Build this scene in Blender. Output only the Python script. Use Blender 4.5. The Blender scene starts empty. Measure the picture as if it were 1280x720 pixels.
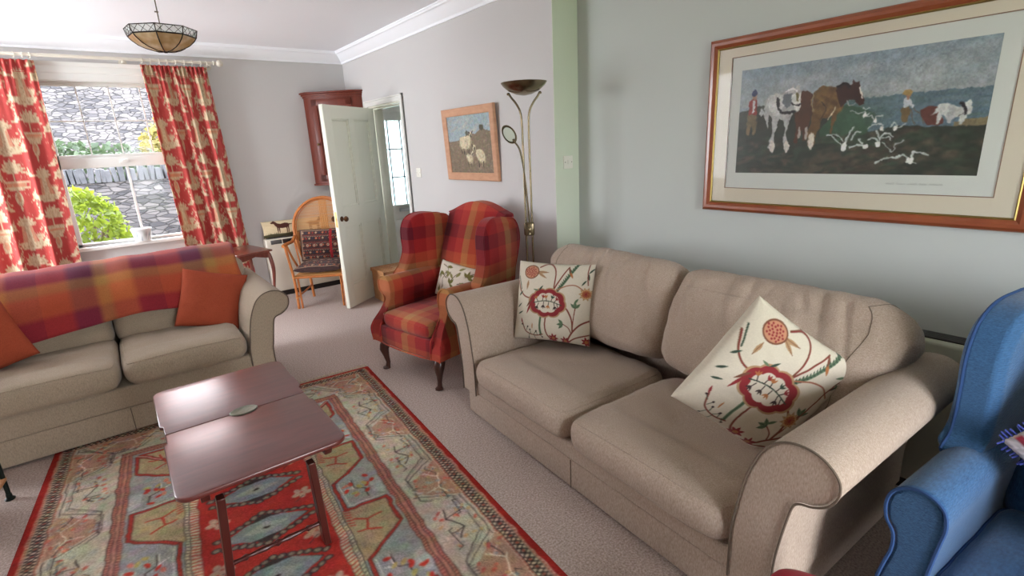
import bpy, bmesh, math, random
import numpy as np
from mathutils import Vector, Matrix, noise
random.seed(7); RS = np.random.RandomState(11)
PI = math.pi
sc = bpy.context.scene
COL = sc.collection

# ------------------------------------------------------------------ colours and materials
def lin(c):
    return c / 12.92 if c <= 0.04045 else ((c + 0.055) / 1.055) ** 2.4
def rgb(r, g, b):
    return (lin(r / 255), lin(g / 255), lin(b / 255), 1.0)
def newmat(name):
    m = bpy.data.materials.new(name); m.use_nodes = True
    nt = m.node_tree
    return m, nt, nt.nodes['Principled BSDF']
def N(nt, t, **kw):
    n = nt.nodes.new(t)
    for k, v in kw.items(): setattr(n, k, v)
    return n
def mat(name, col, rough=0.6, metal=0.0, spec=0.4, bump=None, vary=None, coat=0.0, sheen=0.0):
    """bump=(scale, strength, stretch xyz); vary=(scale, second colour, amount)."""
    m, nt, b = newmat(name)
    b.inputs['Base Color'].default_value = col
    b.inputs['Roughness'].default_value = rough
    b.inputs['Metallic'].default_value = metal
    b.inputs['Specular IOR Level'].default_value = spec
    b.inputs['Coat Weight'].default_value = coat
    b.inputs['Coat Roughness'].default_value = 0.12
    b.inputs['Sheen Weight'].default_value = sheen
    tc = N(nt, 'ShaderNodeTexCoord')
    if vary:
        mp = N(nt, 'ShaderNodeMapping'); nt.links.new(tc.outputs['Object'], mp.inputs[0])
        mp.inputs['Scale'].default_value = vary[3] if len(vary) > 3 else (1, 1, 1)
        t = N(nt, 'ShaderNodeTexNoise'); t.inputs['Scale'].default_value = vary[0]; t.inputs['Detail'].default_value = 4
        nt.links.new(mp.outputs[0], t.inputs['Vector'])
        r = N(nt, 'ShaderNodeValToRGB'); r.color_ramp.elements[0].position = 0.5 - 0.3 * vary[2]; r.color_ramp.elements[1].position = 0.5 + 0.3 * vary[2]
        r.color_ramp.elements[0].color = col; r.color_ramp.elements[1].color = vary[1]
        nt.links.new(t.outputs['Fac'], r.inputs[0]); nt.links.new(r.outputs[0], b.inputs['Base Color'])
    if bump:
        mp = N(nt, 'ShaderNodeMapping'); nt.links.new(tc.outputs['Object'], mp.inputs[0])
        mp.inputs['Scale'].default_value = bump[2] if len(bump) > 2 else (1, 1, 1)
        t = N(nt, 'ShaderNodeTexNoise'); t.inputs['Scale'].default_value = bump[0]; t.inputs['Detail'].default_value = 3
        nt.links.new(mp.outputs[0], t.inputs['Vector'])
        bp = N(nt, 'ShaderNodeBump'); bp.inputs['Strength'].default_value = bump[1]; bp.inputs['Distance'].default_value = 0.004
        nt.links.new(t.outputs['Fac'], bp.inputs['Height']); nt.links.new(bp.outputs[0], b.inputs['Normal'])
    return m
def paintmat(name, rough=0.85, bump=None, sheen=0.0, spec=0.3, trans=0.0, coat=0.0):
    m = mat(name, (0.5, 0.5, 0.5, 1), rough, bump=bump, sheen=sheen, spec=spec, coat=coat)
    nt = m.node_tree; a = N(nt, 'ShaderNodeAttribute'); a.attribute_name = 'Col'
    b = nt.nodes['Principled BSDF']
    nt.links.new(a.outputs['Color'], b.inputs['Base Color'])
    if trans:
        tr = N(nt, 'ShaderNodeBsdfTranslucent'); mx = N(nt, 'ShaderNodeMixShader'); mx.inputs[0].default_value = trans
        out = nt.nodes['Material Output']
        nt.links.new(a.outputs['Color'], tr.inputs[0]); nt.links.new(b.outputs[0], mx.inputs[1]); nt.links.new(tr.outputs[0], mx.inputs[2])
        nt.links.new(mx.outputs[0], out.inputs[0])
    return m
def plaid(name, ax, per, cols, off=(0, 0), soft=0.02, weave=260):
    """woven checks: warp stripes along axis ax[0], weft stripes along ax[1]; cols = [(width, colour)...]"""
    m, nt, b = newmat(name)
    b.inputs['Roughness'].default_value = 0.95; b.inputs['Specular IOR Level'].default_value = 0.15; b.inputs['Sheen Weight'].default_value = 0.15
    tc = N(nt, 'ShaderNodeTexCoord'); sp = N(nt, 'ShaderNodeSeparateXYZ'); nt.links.new(tc.outputs['Object'], sp.inputs[0])
    outs = []
    for k in (0, 1):
        a = N(nt, 'ShaderNodeMath', operation='ADD'); nt.links.new(sp.outputs[ax[k]], a.inputs[0]); a.inputs[1].default_value = 20 * per + off[k]
        d = N(nt, 'ShaderNodeMath', operation='DIVIDE'); nt.links.new(a.outputs[0], d.inputs[0]); d.inputs[1].default_value = per
        f = N(nt, 'ShaderNodeMath', operation='FRACT'); nt.links.new(d.outputs[0], f.inputs[0])
        r = N(nt, 'ShaderNodeValToRGB'); cr = r.color_ramp
        tot = sum(c[0] for c in cols); pos = 0; els = []
        for w, c in cols:
            els.append((pos / tot + soft * 0.5, c)); els.append(((pos + w) / tot - soft * 0.5, c)); pos += w
        cr.elements[0].position = els[0][0]; cr.elements[0].color = els[0][1]
        cr.elements[1].position = els[-1][0]; cr.elements[1].color = els[-1][1]
        for p, c in els[1:-1]:
            e = cr.elements.new(p); e.color = c
        nt.links.new(f.outputs[0], r.inputs[0]); outs.append(r.outputs[0])
    mx = N(nt, 'ShaderNodeMix', data_type='RGBA'); mx.inputs[0].default_value = 0.5
    nt.links.new(outs[0], mx.inputs[6]); nt.links.new(outs[1], mx.inputs[7])
    t = N(nt, 'ShaderNodeTexNoise'); t.inputs['Scale'].default_value = weave; nt.links.new(tc.outputs['Object'], t.inputs['Vector'])
    m2 = N(nt, 'ShaderNodeMix', data_type='RGBA', blend_type='MULTIPLY'); m2.inputs[0].default_value = 0.35
    r2 = N(nt, 'ShaderNodeValToRGB'); r2.color_ramp.elements[0].position = 0.3; r2.color_ramp.elements[0].color = (0.45, 0.45, 0.45, 1); r2.color_ramp.elements[1].position = 0.6
    nt.links.new(t.outputs['Fac'], r2.inputs[0]); nt.links.new(mx.outputs[2], m2.inputs[6]); nt.links.new(r2.outputs[0], m2.inputs[7])
    nt.links.new(m2.outputs[2], b.inputs['Base Color'])
    bp = N(nt, 'ShaderNodeBump'); bp.inputs['Strength'].default_value = 0.25; bp.inputs['Distance'].default_value = 0.003
    nt.links.new(t.outputs['Fac'], bp.inputs['Height']); nt.links.new(bp.outputs[0], b.inputs['Normal'])
    return m

# ------------------------------------------------------------------ object helpers
def link(o, parent=None):
    COL.objects.link(o)
    if parent is not None: o.parent = parent
    return o
def empty(name, loc=(0, 0, 0), rz=0.0):
    o = bpy.data.objects.new(name, None); o.location = loc; o.rotation_euler = (0, 0, rz); o.empty_display_size = 0.1
    return link(o)
def tag(o, label=None, cat=None, group=None, kind=None):
    if label: o['label'] = label
    if cat: o['category'] = cat
    if group: o['group'] = group
    if kind: o['kind'] = kind
    return o
def smooth_by_angle(me, ang=40):
    me.shade_smooth()
    bm = bmesh.new(); bm.from_mesh(me)
    for e in bm.edges:
        if len(e.link_faces) == 2 and e.calc_face_angle(0) > math.radians(ang): e.smooth = False
    bm.to_mesh(me); bm.free()
class MB:
    """collects shapes of one part into one mesh"""
    def __init__(s): s.v = []; s.f = []
    def add(s, vs, fs):
        n = len(s.v); s.v += [tuple(v) for v in vs]; s.f += [tuple(i + n for i in f) for f in fs]; return s
    def box(s, a, b, bev=0.0, seg=2, M=None):
        bm = bmesh.new(); bmesh.ops.create_cube(bm, size=1)
        c = [(a[i] + b[i]) / 2 for i in range(3)]; d = [abs(b[i] - a[i]) for i in range(3)]
        for v in bm.verts: v.co = Vector((c[0] + v.co.x * d[0], c[1] + v.co.y * d[1], c[2] + v.co.z * d[2]))
        if bev > 0: bmesh.ops.bevel(bm, geom=bm.edges[:], offset=min(bev, min(d) * 0.49), segments=seg, profile=0.5, affect='EDGES')
        return s.bm(bm, M)
    def bm(s, bm, M=None):
        if M is not None: bm.transform(M)
        bm.verts.index_update()
        s.add([v.co for v in bm.verts], [[v.index for v in f.verts] for f in bm.faces]); bm.free(); return s
    def prism(s, prof, y0, y1, axes=(0, 2, 1), bev=0.0, seg=2, M=None):
        """polygon prof (in axes[0],axes[1]) extruded along axes[2] from y0 to y1"""
        bm = bmesh.new(); vs = []
        for p in prof:
            c = [0, 0, 0]; c[axes[0]] = p[0]; c[axes[1]] = p[1]; c[axes[2]] = y0; vs.append(bm.verts.new(c))
        f = bm.faces.new(vs); r = bmesh.ops.extrude_face_region(bm, geom=[f])
        for e in r['geom']:
            if isinstance(e, bmesh.types.BMVert): e.co[axes[2]] = y1
        bmesh.ops.recalc_face_normals(bm, faces=bm.faces[:])
        if bev > 0:
            ed = [e for e in bm.edges if abs(e.verts[0].co[axes[2]] - e.verts[1].co[axes[2]]) < 1e-6]
            bmesh.ops.bevel(bm, geom=ed, offset=bev, segments=seg, profile=0.5, affect='EDGES')
        return s.bm(bm, M)
    def lathe(s, prof, n=24, c=(0, 0, 0), axis=2, M=None):
        vs = []; fs = []
        for r, z in prof:
            for k in range(n):
                a = 2 * PI * k / n; p = [r * math.cos(a), r * math.sin(a), z]
                if axis == 0: p = [p[2], p[0], p[1]]
                if axis == 1: p = [p[0], p[2], p[1]]
                v = Vector(p) + Vector(c)
                vs.append(M @ v if M is not None else v)
        for i in range(len(prof) - 1):
            for k in range(n):
                fs.append((i * n + k, i * n + (k + 1) % n, (i + 1) * n + (k + 1) % n, (i + 1) * n + k))
        if prof[0][0] > 1e-6: fs.append(tuple(range(n)))
        if prof[-1][0] > 1e-6: fs.append(tuple(range((len(prof) - 1) * n, len(prof) * n)))
        return s.add(vs, fs)
    def tube(s, pts, rad, n=8, closed=False, sx=1.0, sy=1.0):
        pts = [Vector(p) for p in pts]; L = len(pts); vs = []; fs = []
        up = None
        for i, p in enumerate(pts):
            if closed: t = pts[(i + 1) % L] - pts[i - 1]
            else: t = pts[min(i + 1, L - 1)] - pts[max(i - 1, 0)]
            t.normalize()
            if up is None:
                up = Vector((0, 0, 1)) if abs(t.z) < 0.9 else Vector((1, 0, 0))
            a = (up - t * up.dot(t)).normalized(); up = a; b = t.cross(a)
            r = rad[i] if isinstance(rad, (list, tuple)) else rad
            for k in range(n):
                an = 2 * PI * k / n; vs.append(p + a * (r * sx * math.cos(an)) + b * (r * sy * math.sin(an)))
        for i in range(L if closed else L - 1):
            j = (i + 1) % L
            for k in range(n): fs.append((i * n + k, i * n + (k + 1) % n, j * n + (k + 1) % n, j * n + k))
        if not closed: fs.append(tuple(range(n))); fs.append(tuple(range((L - 1) * n, L * n)))
        return s.add(vs, fs)
    def loft(s, rings, cap=True):
        n = len(rings[0]); vs = [p for r in rings for p in r]; fs = []
        for i in range(len(rings) - 1):
            for k in range(n): fs.append((i * n + k, i * n + (k + 1) % n, (i + 1) * n + (k + 1) % n, (i + 1) * n + k))
        if cap: fs.append(tuple(range(n))); fs.append(tuple(range((len(rings) - 1) * n, len(rings) * n)))
        return s.add(vs, fs)
    def build(s, name, m, parent=None, ang=40, mods=None):
        me = bpy.data.meshes.new(name); me.from_pydata(s.v, [], s.f); me.update()
        bm = bmesh.new(); bm.from_mesh(me); bmesh.ops.recalc_face_normals(bm, faces=bm.faces[:]); bm.to_mesh(me); bm.free()
        smooth_by_angle(me, ang)
        me.materials.append(m); o = bpy.data.objects.new(name, me); link(o, parent)
        return o
def dup_tree(o, parent=None):
    c = o.copy(); COL.objects.link(c); c.parent = parent
    for ch in o.children: dup_tree(ch, c)
    return c
def subsurf(o, n=2):
    md = o.modifiers.new('s', 'SUBSURF'); md.levels = n; md.render_levels = n; return o
def catmull(pts, n=8, closed=False):
    P = [Vector(p) for p in pts]; out = []; L = len(P)
    for i in range(L if closed else L - 1):
        p0 = P[(i - 1) % L] if closed else P[max(i - 1, 0)]; p1 = P[i]; p2 = P[(i + 1) % L]; p3 = P[(i + 2) % L] if closed else P[min(i + 2, L - 1)]
        for k in range(n):
            t = k / n
            out.append(0.5 * ((2 * p1) + (-p0 + p2) * t + (2 * p0 - 5 * p1 + 4 * p2 - p3) * t * t + (-p0 + 3 * p1 - 3 * p2 + p3) * t ** 3))
    if not closed: out.append(P[-1])
    return out
def cubegrid(nx, ny, nz):
    """surface grid of the cube [-1,1]^3, welded"""
    idx = {}; vs = []; fs = []
    def V(i, j, k):
        key = (i, j, k)
        if key not in idx: idx[key] = len(vs); vs.append([2 * i / nx - 1, 2 * j / ny - 1, 2 * k / nz - 1])
        return idx[key]
    for i in range(nx):
        for j in range(ny):
            fs.append((V(i, j, 0), V(i, j + 1, 0), V(i + 1, j + 1, 0), V(i + 1, j, 0))); fs.append((V(i, j, nz), V(i + 1, j, nz), V(i + 1, j + 1, nz), V(i, j + 1, nz)))
    for i in range(nx):
        for k in range(nz):
            fs.append((V(i, 0, k), V(i + 1, 0, k), V(i + 1, 0, k + 1), V(i, 0, k + 1))); fs.append((V(i, ny, k), V(i, ny, k + 1), V(i + 1, ny, k + 1), V(i + 1, ny, k)))
    for j in range(ny):
        for k in range(nz):
            fs.append((V(0, j, k), V(0, j, k + 1), V(0, j + 1, k + 1), V(0, j + 1, k))); fs.append((V(nx, j, k), V(nx, j + 1, k), V(nx, j + 1, k + 1), V(nx, j, k + 1)))
    return np.array(vs, float), fs
def puff(name, a, b, m, parent, e=6.0, ez=3.0, crown=0.0, wr=0.0, wscale=6.0, fn=None, n=(28, 24, 10), seed=0.0):
    """padded block between corners a and b; crown swells the top and bottom; wr wrinkles the cover"""
    v, f = cubegrid(*n)
    ax = np.abs(v)
    cx, cy, cz = v[:, 0], v[:, 1], v[:, 2]
    nrm = (np.abs(cx) ** e + np.abs(cy) ** e + np.abs(cz) ** e) ** (1 / e)
    p = v / nrm[:, None]
    # side roll: the sides bulge round towards mid height
    s = 1 - 0.10 * np.abs(p[:, 2]) ** ez
    hx, hy, hz = [(b[i] - a[i]) / 2 for i in range(3)]
    mn = min(hx, hy)
    q = np.zeros_like(p)
    q[:, 0] = p[:, 0] * (hx - (1 - s) * mn * 1.0 * np.abs(p[:, 0]))
    q[:, 1] = p[:, 1] * (hy - (1 - s) * mn * 1.0 * np.abs(p[:, 1]))
    q[:, 2] = p[:, 2] * hz * (1 + crown * (1 - p[:, 0] ** 2) * (1 - p[:, 1] ** 2))
    c = np.array([(a[i] + b[i]) / 2 for i in range(3)])
    if wr:
        for i in range(len(q)):
            w = noise.noise(Vector((q[i, 0] * wscale + seed, q[i, 1] * wscale, q[i, 2] * wscale + 3.1)))
            w2 = noise.noise(Vector((q[i, 0] * wscale * 2.7 + seed, q[i, 1] * wscale * 2.7 + 5, q[i, 2] * wscale * 2.7)))
            q[i] += p[i] * (wr * (w + 0.5 * w2))
    if fn is not None: q = fn(q, p)
    q = q + c
    me = bpy.data.meshes.new(name); me.from_pydata([tuple(x) for x in q], [], f); me.shade_smooth(); me.materials.append(m)
    o = bpy.data.objects.new(name, me); link(o, parent); PUFF[o.name] = (v, q)
    return o
PUFF = {}
def ring(o, axis, val, out=1.004):
    """the loop of a padded block's surface at one grid coordinate"""
    v, q = PUFF[o.name]; a, b = [k for k in range(3) if k != axis]
    I = [i for i in range(len(v)) if abs(v[i, axis] - val) < 1e-6 and max(abs(v[i, a]), abs(v[i, b])) > 1 - 1e-6]
    I.sort(key=lambda i: math.atan2(v[i, b], v[i, a])); P = q[I]; c = P.mean(0)
    return [tuple(c + (p - c) * out) for p in P]

# ------------------------------------------------------------------ painter (patterns woven, stitched or painted on things)
class Canvas:
    def __init__(s, w, h, bg):
        s.w, s.h = w, h; s.a = np.zeros((h, w, 3)); s.a[:] = np.array(bg, float) / 255
        s.sx, s.sy = w, h
    def _box(s, x0, y0, x1, y1):
        x0 = max(0, int(math.floor(x0)) - 2); y0 = max(0, int(math.floor(y0)) - 2); x1 = min(s.w, int(math.ceil(x1)) + 3); y1 = min(s.h, int(math.ceil(y1)) + 3)
        if x1 <= x0 or y1 <= y0: return None
        Y, X = np.mgrid[y0:y1, x0:x1]; return x0, y0, x1, y1, X + 0.5, Y + 0.5
    def _mix(s, b, m, col, al):
        c = np.array(col, float) / 255; r = s.a[b[1]:b[3], b[0]:b[2]]; m = (m * al)[..., None]
        s.a[b[1]:b[3], b[0]:b[2]] = r * (1 - m) + c * m
    def poly(s, pts, col, al=1.0):
        p = [(x * s.sx, y * s.sy) for x, y in pts]; xs = [q[0] for q in p]; ys = [q[1] for q in p]
        b = s._box(min(xs), min(ys), max(xs), max(ys))
        if b is None: return
        acc = 0
        for ox, oy in ((-.25, -.25), (.25, -.25), (-.25, .25), (.25, .25)):
            X, Y = b[4] + ox, b[5] + oy; ins = np.zeros(X.shape, bool); j = len(p) - 1
            for i in range(len(p)):
                xi, yi = p[i]; xj, yj = p[j]
                if yi != yj:
                    ins ^= ((yi > Y) != (yj > Y)) & (X < (xj - xi) * (Y - yi) / (yj - yi) + xi)
                j = i
            acc = acc + ins * 0.25
        s._mix(b, acc, col, al)
    def line(s, pts, w, col, al=1.0, w2=None):
        n = len(pts) - 1
        for i in range(n):
            ww = w if w2 is None else w + (w2 - w) * i / max(n - 1, 1)
            x0, y0 = pts[i][0] * s.sx, pts[i][1] * s.sy; x1, y1 = pts[i + 1][0] * s.sx, pts[i + 1][1] * s.sy
            W = ww * s.sx / 2
            b = s._box(min(x0, x1) - W, min(y0, y1) - W, max(x0, x1) + W, max(y0, y1) + W)
            if b is None: continue
            dx, dy = x1 - x0, y1 - y0; L = dx * dx + dy * dy + 1e-9
            t = np.clip(((b[4] - x0) * dx + (b[5] - y0) * dy) / L, 0, 1)
            d = np.hypot(b[4] - x0 - t * dx, b[5] - y0 - t * dy)
            s._mix(b, np.clip(W + 0.5 - d, 0, 1), col, al)
    def curve(s, pts, w, col, al=1.0, n=8, w2=None):
        s.line([(p.x, p.y) for p in catmull([(x, y, 0) for x, y in pts], n)], w, col, al, w2)
    def ell(s, cx, cy, rx, ry, col, al=1.0, ang=0.0, soft=0.0):
        X0, Y0 = cx * s.sx, cy * s.sy; rx *= s.sx; ry *= s.sx; R = max(rx, ry)
        b = s._box(X0 - R, Y0 - R, X0 + R, Y0 + R)
        if b is None: return
        c, n = math.cos(ang), math.sin(ang); x = b[4] - X0; y = b[5] - Y0
        u = (c * x + n * y) / rx; v = (-n * x + c * y) / ry; d = np.hypot(u, v)
        if soft: m = np.clip((1 - d) / soft, 0, 1)
        else: m = np.clip((1 - d) * min(rx, ry) + 0.5, 0, 1)
        s._mix(b, m, col, al)
    def leaf(s, x, y, L, W, ang, col, al=1.0, vein=None):
        c, n = math.cos(ang), math.sin(ang); k = s.sx / s.sy; P = []
        for t, w in ((0, 0), (.2, .7), (.45, 1), (.7, .75), (.9, .3), (1, 0), (.9, -.3), (.7, -.75), (.45, -1), (.2, -.7)):
            a = t * L; o = w * W / 2; P.append((x + c * a - n * o, y + (n * a + c * o) * k))
        s.poly(P, col, al)
        if vein: s.line([(x, y), (x + c * L, y + n * L * k)], W * 0.12, vein)
    def noise(s, amp, cell=1, seed=1, sat=0.0):
        r = np.random.RandomState(seed); h, w = s.h // cell + 3, s.w // cell + 3
        g = r.rand(h, w, 3) * sat + r.rand(h, w, 1) * (1 - sat) if sat else r.rand(h, w, 1)
        if cell > 1:
            yy = np.arange(s.h) / cell; xx = np.arange(s.w) / cell; y0 = yy.astype(int); x0 = xx.astype(int); fy = (yy - y0)[:, None, None]; fx = (xx - x0)[None, :, None]
            fy = fy * fy * (3 - 2 * fy); fx = fx * fx * (3 - 2 * fx)
            g = (g[y0][:, x0] * (1 - fx) + g[y0][:, x0 + 1] * fx) * (1 - fy) + (g[y0 + 1][:, x0] * (1 - fx) + g[y0 + 1][:, x0 + 1] * fx) * fy
        else: g = g[:s.h, :s.w]
        s.a = np.clip(s.a * (1 + amp * (g * 2 - 1)), 0, 1)
    def field(s, cell, seed):
        r = np.random.RandomState(seed); g = r.rand(s.h // cell + 3, s.w // cell + 3) * 2 - 1
        yy = np.arange(s.h) / cell; xx = np.arange(s.w) / cell; y0 = yy.astype(int); x0 = xx.astype(int); fy = (yy - y0)[:, None]; fx = (xx - x0)[None, :]
        fy = fy * fy * (3 - 2 * fy); fx = fx * fx * (3 - 2 * fx)
        return (g[y0][:, x0] * (1 - fx) + g[y0][:, x0 + 1] * fx) * (1 - fy) + (g[y0 + 1][:, x0] * (1 - fx) + g[y0 + 1][:, x0 + 1] * fx) * fy
    def warp(s, amp, cell, seed=1):
        """hand-drawn wobble"""
        Y, X = np.mgrid[0:s.h, 0:s.w]; Y = np.clip(Y + amp * s.field(cell, seed), 0, s.h - 1.001); X = np.clip(X + amp * s.field(cell, seed + 50), 0, s.w - 1.001)
        y0 = Y.astype(int); x0 = X.astype(int); fy = (Y - y0)[..., None]; fx = (X - x0)[..., None]; A = s.a
        s.a = (A[y0, x0] * (1 - fx) + A[y0, x0 + 1] * fx) * (1 - fy) + (A[y0 + 1, x0] * (1 - fx) + A[y0 + 1, x0 + 1] * fx) * fy
    def sample(s, u, v, wrap=False):
        x = u * s.w - 0.5; y = v * s.h - 0.5
        x0 = np.floor(x).astype(int); y0 = np.floor(y).astype(int); fx = (x - x0)[:, None]; fy = (y - y0)[:, None]
        f = (lambda q, n: q % n) if wrap else (lambda q, n: np.clip(q, 0, n - 1))
        A = s.a; a = A[f(y0, s.h), f(x0, s.w)]; b = A[f(y0, s.h), f(x0 + 1, s.w)]; c = A[f(y0 + 1, s.h), f(x0, s.w)]; d = A[f(y0 + 1, s.h), f(x0 + 1, s.w)]
        q = (a * (1 - fx) + b * fx) * (1 - fy) + (c * (1 - fx) + d * fx) * fy
        return np.where(q <= 0.04045, q / 12.92, ((q + 0.055) / 1.055) ** 2.4)
def setcol(me, rgbl):
    at = me.color_attributes.new('Col', 'FLOAT_COLOR', 'POINT')
    c = np.ones((len(rgbl), 4), np.float32); c[:, :3] = rgbl
    at.data.foreach_set('color', c.ravel())
def sheet(name, W, H, nx, ny, cv, m, parent=None, fn=None, thick=0.0):
    """flat or shaped sheet, local x across, local z down from 0, painted from canvas"""
    u, v = np.meshgrid(np.linspace(0, 1, nx + 1), np.linspace(0, 1, ny + 1)); u = u.ravel(); v = v.ravel()
    P = np.stack([u * W, np.zeros_like(u), -v * H], 1)
    if fn: P = fn(P, u, v)
    F = [(j * (nx + 1) + i, (j + 1) * (nx + 1) + i, (j + 1) * (nx + 1) + i + 1, j * (nx + 1) + i + 1) for j in range(ny) for i in range(nx)]
    me = bpy.data.meshes.new(name); me.from_pydata(P.tolist(), [], F); setcol(me, cv.sample(u, v)); me.shade_smooth(); me.materials.append(m)
    o = bpy.data.objects.new(name, me); link(o, parent)
    if thick:
        md = o.modifiers.new('t', 'SOLIDIFY'); md.thickness = thick; md.offset = 1
    return o
def pillow(name, w, h, t, m, cv=None, back=(200, 190, 170), n=40, wr=0.006, seed=0.0, pinch=0.05, parent=None, slump=0.0, ny=None):
    """scatter cushion: local x right, local z up, front face towards local -y"""
    ny = ny or n; vs = []; fs = []; U = []; Vv = []
    for side in (-1, 1):
        for j in range(ny + 1):
            for i in range(n + 1):
                u = 2 * i / n - 1; v = 2 * j / ny - 1
                th = (max(0, (1 - abs(u) ** 2.6)) * max(0, (1 - abs(v) ** 2.6))) ** 0.42
                x = u * (1 - pinch * (1 - v * v)) * w / 2; z = v * (1 - pinch * (1 - u * u)) * h / 2
                q = noise.noise(Vector((u * 2.2 + seed, v * 2.2, side * 2.0))) + 0.5 * noise.noise(Vector((u * 6 + seed, v * 6, side * 3.0)))
                y = side * (t / 2 * th + wr * q * min(1, th * 1.5))
                z -= slump * (1 - u * u) * (v + 1) * 0.5
                vs.append((x, y, z)); U.append((u + 1) / 2); Vv.append((1 - v) / 2)
    M = (n + 1) * (ny + 1)
    for s_ in (0, 1):
        for j in range(ny):
            for i in range(n):
                a = s_ * M + j * (n + 1) + i; q = (a, a + 1, a + n + 2, a + n + 1); fs.append(q if s_ == 0 else q[::-1])
    me = bpy.data.meshes.new(name); me.from_pydata(vs, [], fs)
    if cv is not None:
        c = cv.sample(np.array(U), np.array(Vv)); c[M:] = [lin(k / 255) for k in back]; setcol(me, c)
    bm = bmesh.new(); bm.from_mesh(me); bmesh.ops.remove_doubles(bm, verts=bm.verts[:], dist=0.0004); bm.to_mesh(me); bm.free()
    me.shade_smooth(); me.materials.append(m)
    o = bpy.data.objects.new(name, me); link(o, parent)
    return o
def pose(o, c, right, up):
    r = Vector(right).normalized(); u = Vector(up); u = (u - r * u.dot(r)).normalized()
    y = u.cross(r)
    M = Matrix(((r.x, y.x, u.x, c[0]), (r.y, y.y, u.y, c[1]), (r.z, y.z, u.z, c[2]), (0, 0, 0, 1)))
    o.matrix_world = M; return o
# ================================================================== ROOM
XF, XN, YB, YS, XL, YR, ZC = 2.40, 2.62, 6.19, 2.62, -2.45, -1.70, 2.63   # far right wall, near right wall, window wall, step, left wall, rear wall, ceiling
M_wall = mat('wall_paint', rgb(200, 198, 197), 0.9, spec=0.15, bump=(60, 0.12))
M_walln = mat('wall_paint_green', rgb(188, 192, 188), 0.9, spec=0.15, bump=(60, 0.12))
M_ceil = mat('ceiling_paint', rgb(246, 248, 253), 0.95, spec=0.1, bump=(40, 0.1))
M_trim = mat('white_gloss', rgb(226, 226, 222), 0.35, spec=0.5)
M_door = mat('door_paint', rgb(228, 229, 215), 0.42, spec=0.5, bump=(25, 0.05))
M_carpet = mat('carpet', rgb(144, 124, 114), 1.0, spec=0.05, bump=(300, 1.0), vary=(120, rgb(204, 186, 176), 0.7), sheen=0.2)
def struct(o): o['kind'] = 'structure'; return o
def sbox(name, a, b, m, parent=None, bev=0.0):
    o = MB().box(a, b, bev).build(name, m, parent)
    if parent is None: struct(o)
    return o
sbox('floor', (XL - .2, YR - .2, -.12), (4.2, YB + 1.2, 0), M_carpet)
sbox('ceiling', (XL - .2, YR - .2, ZC), (4.2, YB + 1.2, ZC + .15), M_ceil)
# window wall with an opening
WX0, WX1, WZ0, WZ1 = -.345, .700, .80, 2.27
w = MB(); T = .32
w.box((XL - .2, YB, 0), (WX0, YB + T, ZC)); w.box((WX1, YB, 0), (XF, YB + T, ZC)); w.box((WX0, YB, 0), (WX1, YB + T, WZ0)); w.box((WX0, YB, WZ1), (WX1, YB + T, ZC))
struct(w.build('wall_back', M_wall))
# far right wall with the doorway
DY0, DY1, DZ = 4.81, 5.60, 2.0
w = MB(); TH = .15
w.box((XF, YS, 0), (XF + TH, DY0, ZC)); w.box((XF, DY1, 0), (XF + TH, YB + T, ZC)); w.box((XF, DY0, DZ), (XF + TH, DY1, ZC))
struct(w.build('wall_right_far', M_wall))
sbox('wall_right_step', (XF + .0005, YS - .004, 0), (XN + .15, YS, ZC), mat('wall_paint_garden_light', rgb(214, 222, 204), 0.9, spec=0.15, bump=(60, 0.12)))  # greenish garden light on this return is painted into its paler colour
sbox('wall_right_near', (XN, YR - .2, 0), (XN + .15, YS - .004, ZC), M_walln)
# rear wall with wide garden doors, left wall with an unseen side window added to brighten the far end (both behind or beside the camera)
w = MB(); GX0, GX1, GZ1 = .4, 1.65, 2.1
w.box((XL - .2, YR - .2, 0), (GX0, YR, ZC)); w.box((GX1, YR - .2, 0), (XN, YR, ZC)); w.box((GX0, YR - .2, GZ1), (GX1, YR, ZC))
struct(w.build('wall_rear', M_wall))
w = MB(); LY0, LY1, LZ0, LZ1 = 4.4, 5.98, .50, 2.48
w.box((XL - .2, YR, 0), (XL, LY0, ZC)); w.box((XL - .2, LY1, 0), (XL, YB, ZC)); w.box((XL - .2, LY0, 0), (XL, LY1, LZ0)); w.box((XL - .2, LY0, LZ1), (XL, LY1, ZC))
struct(w.build('wall_left', M_wall))
fr = MB()
for x in (GX0 + .03, (GX0 + GX1) / 2, GX1 - .03): fr.box((x - .03, YR - .14, 0), (x + .03, YR - .08, GZ1))
for z in (.04, GZ1 - .04): fr.box((GX0, YR - .14, z - .04), (GX1, YR - .08, z + .04))
struct(fr.build('door_2', M_trim))
fr = MB()
for y in (LY0 + .03, (LY0 + LY1) / 2, LY1 - .03): fr.box((XL - .14, y - .03, LZ0), (XL - .08, y + .03, LZ1))
for z in (LZ0 + .03, LZ1 - .03): fr.box((XL - .14, LY0, z - .03), (XL - .08, LY1, z + .03))
struct(fr.build('added_side_window', M_trim))  # frame of the added window, there to light the far room
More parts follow.
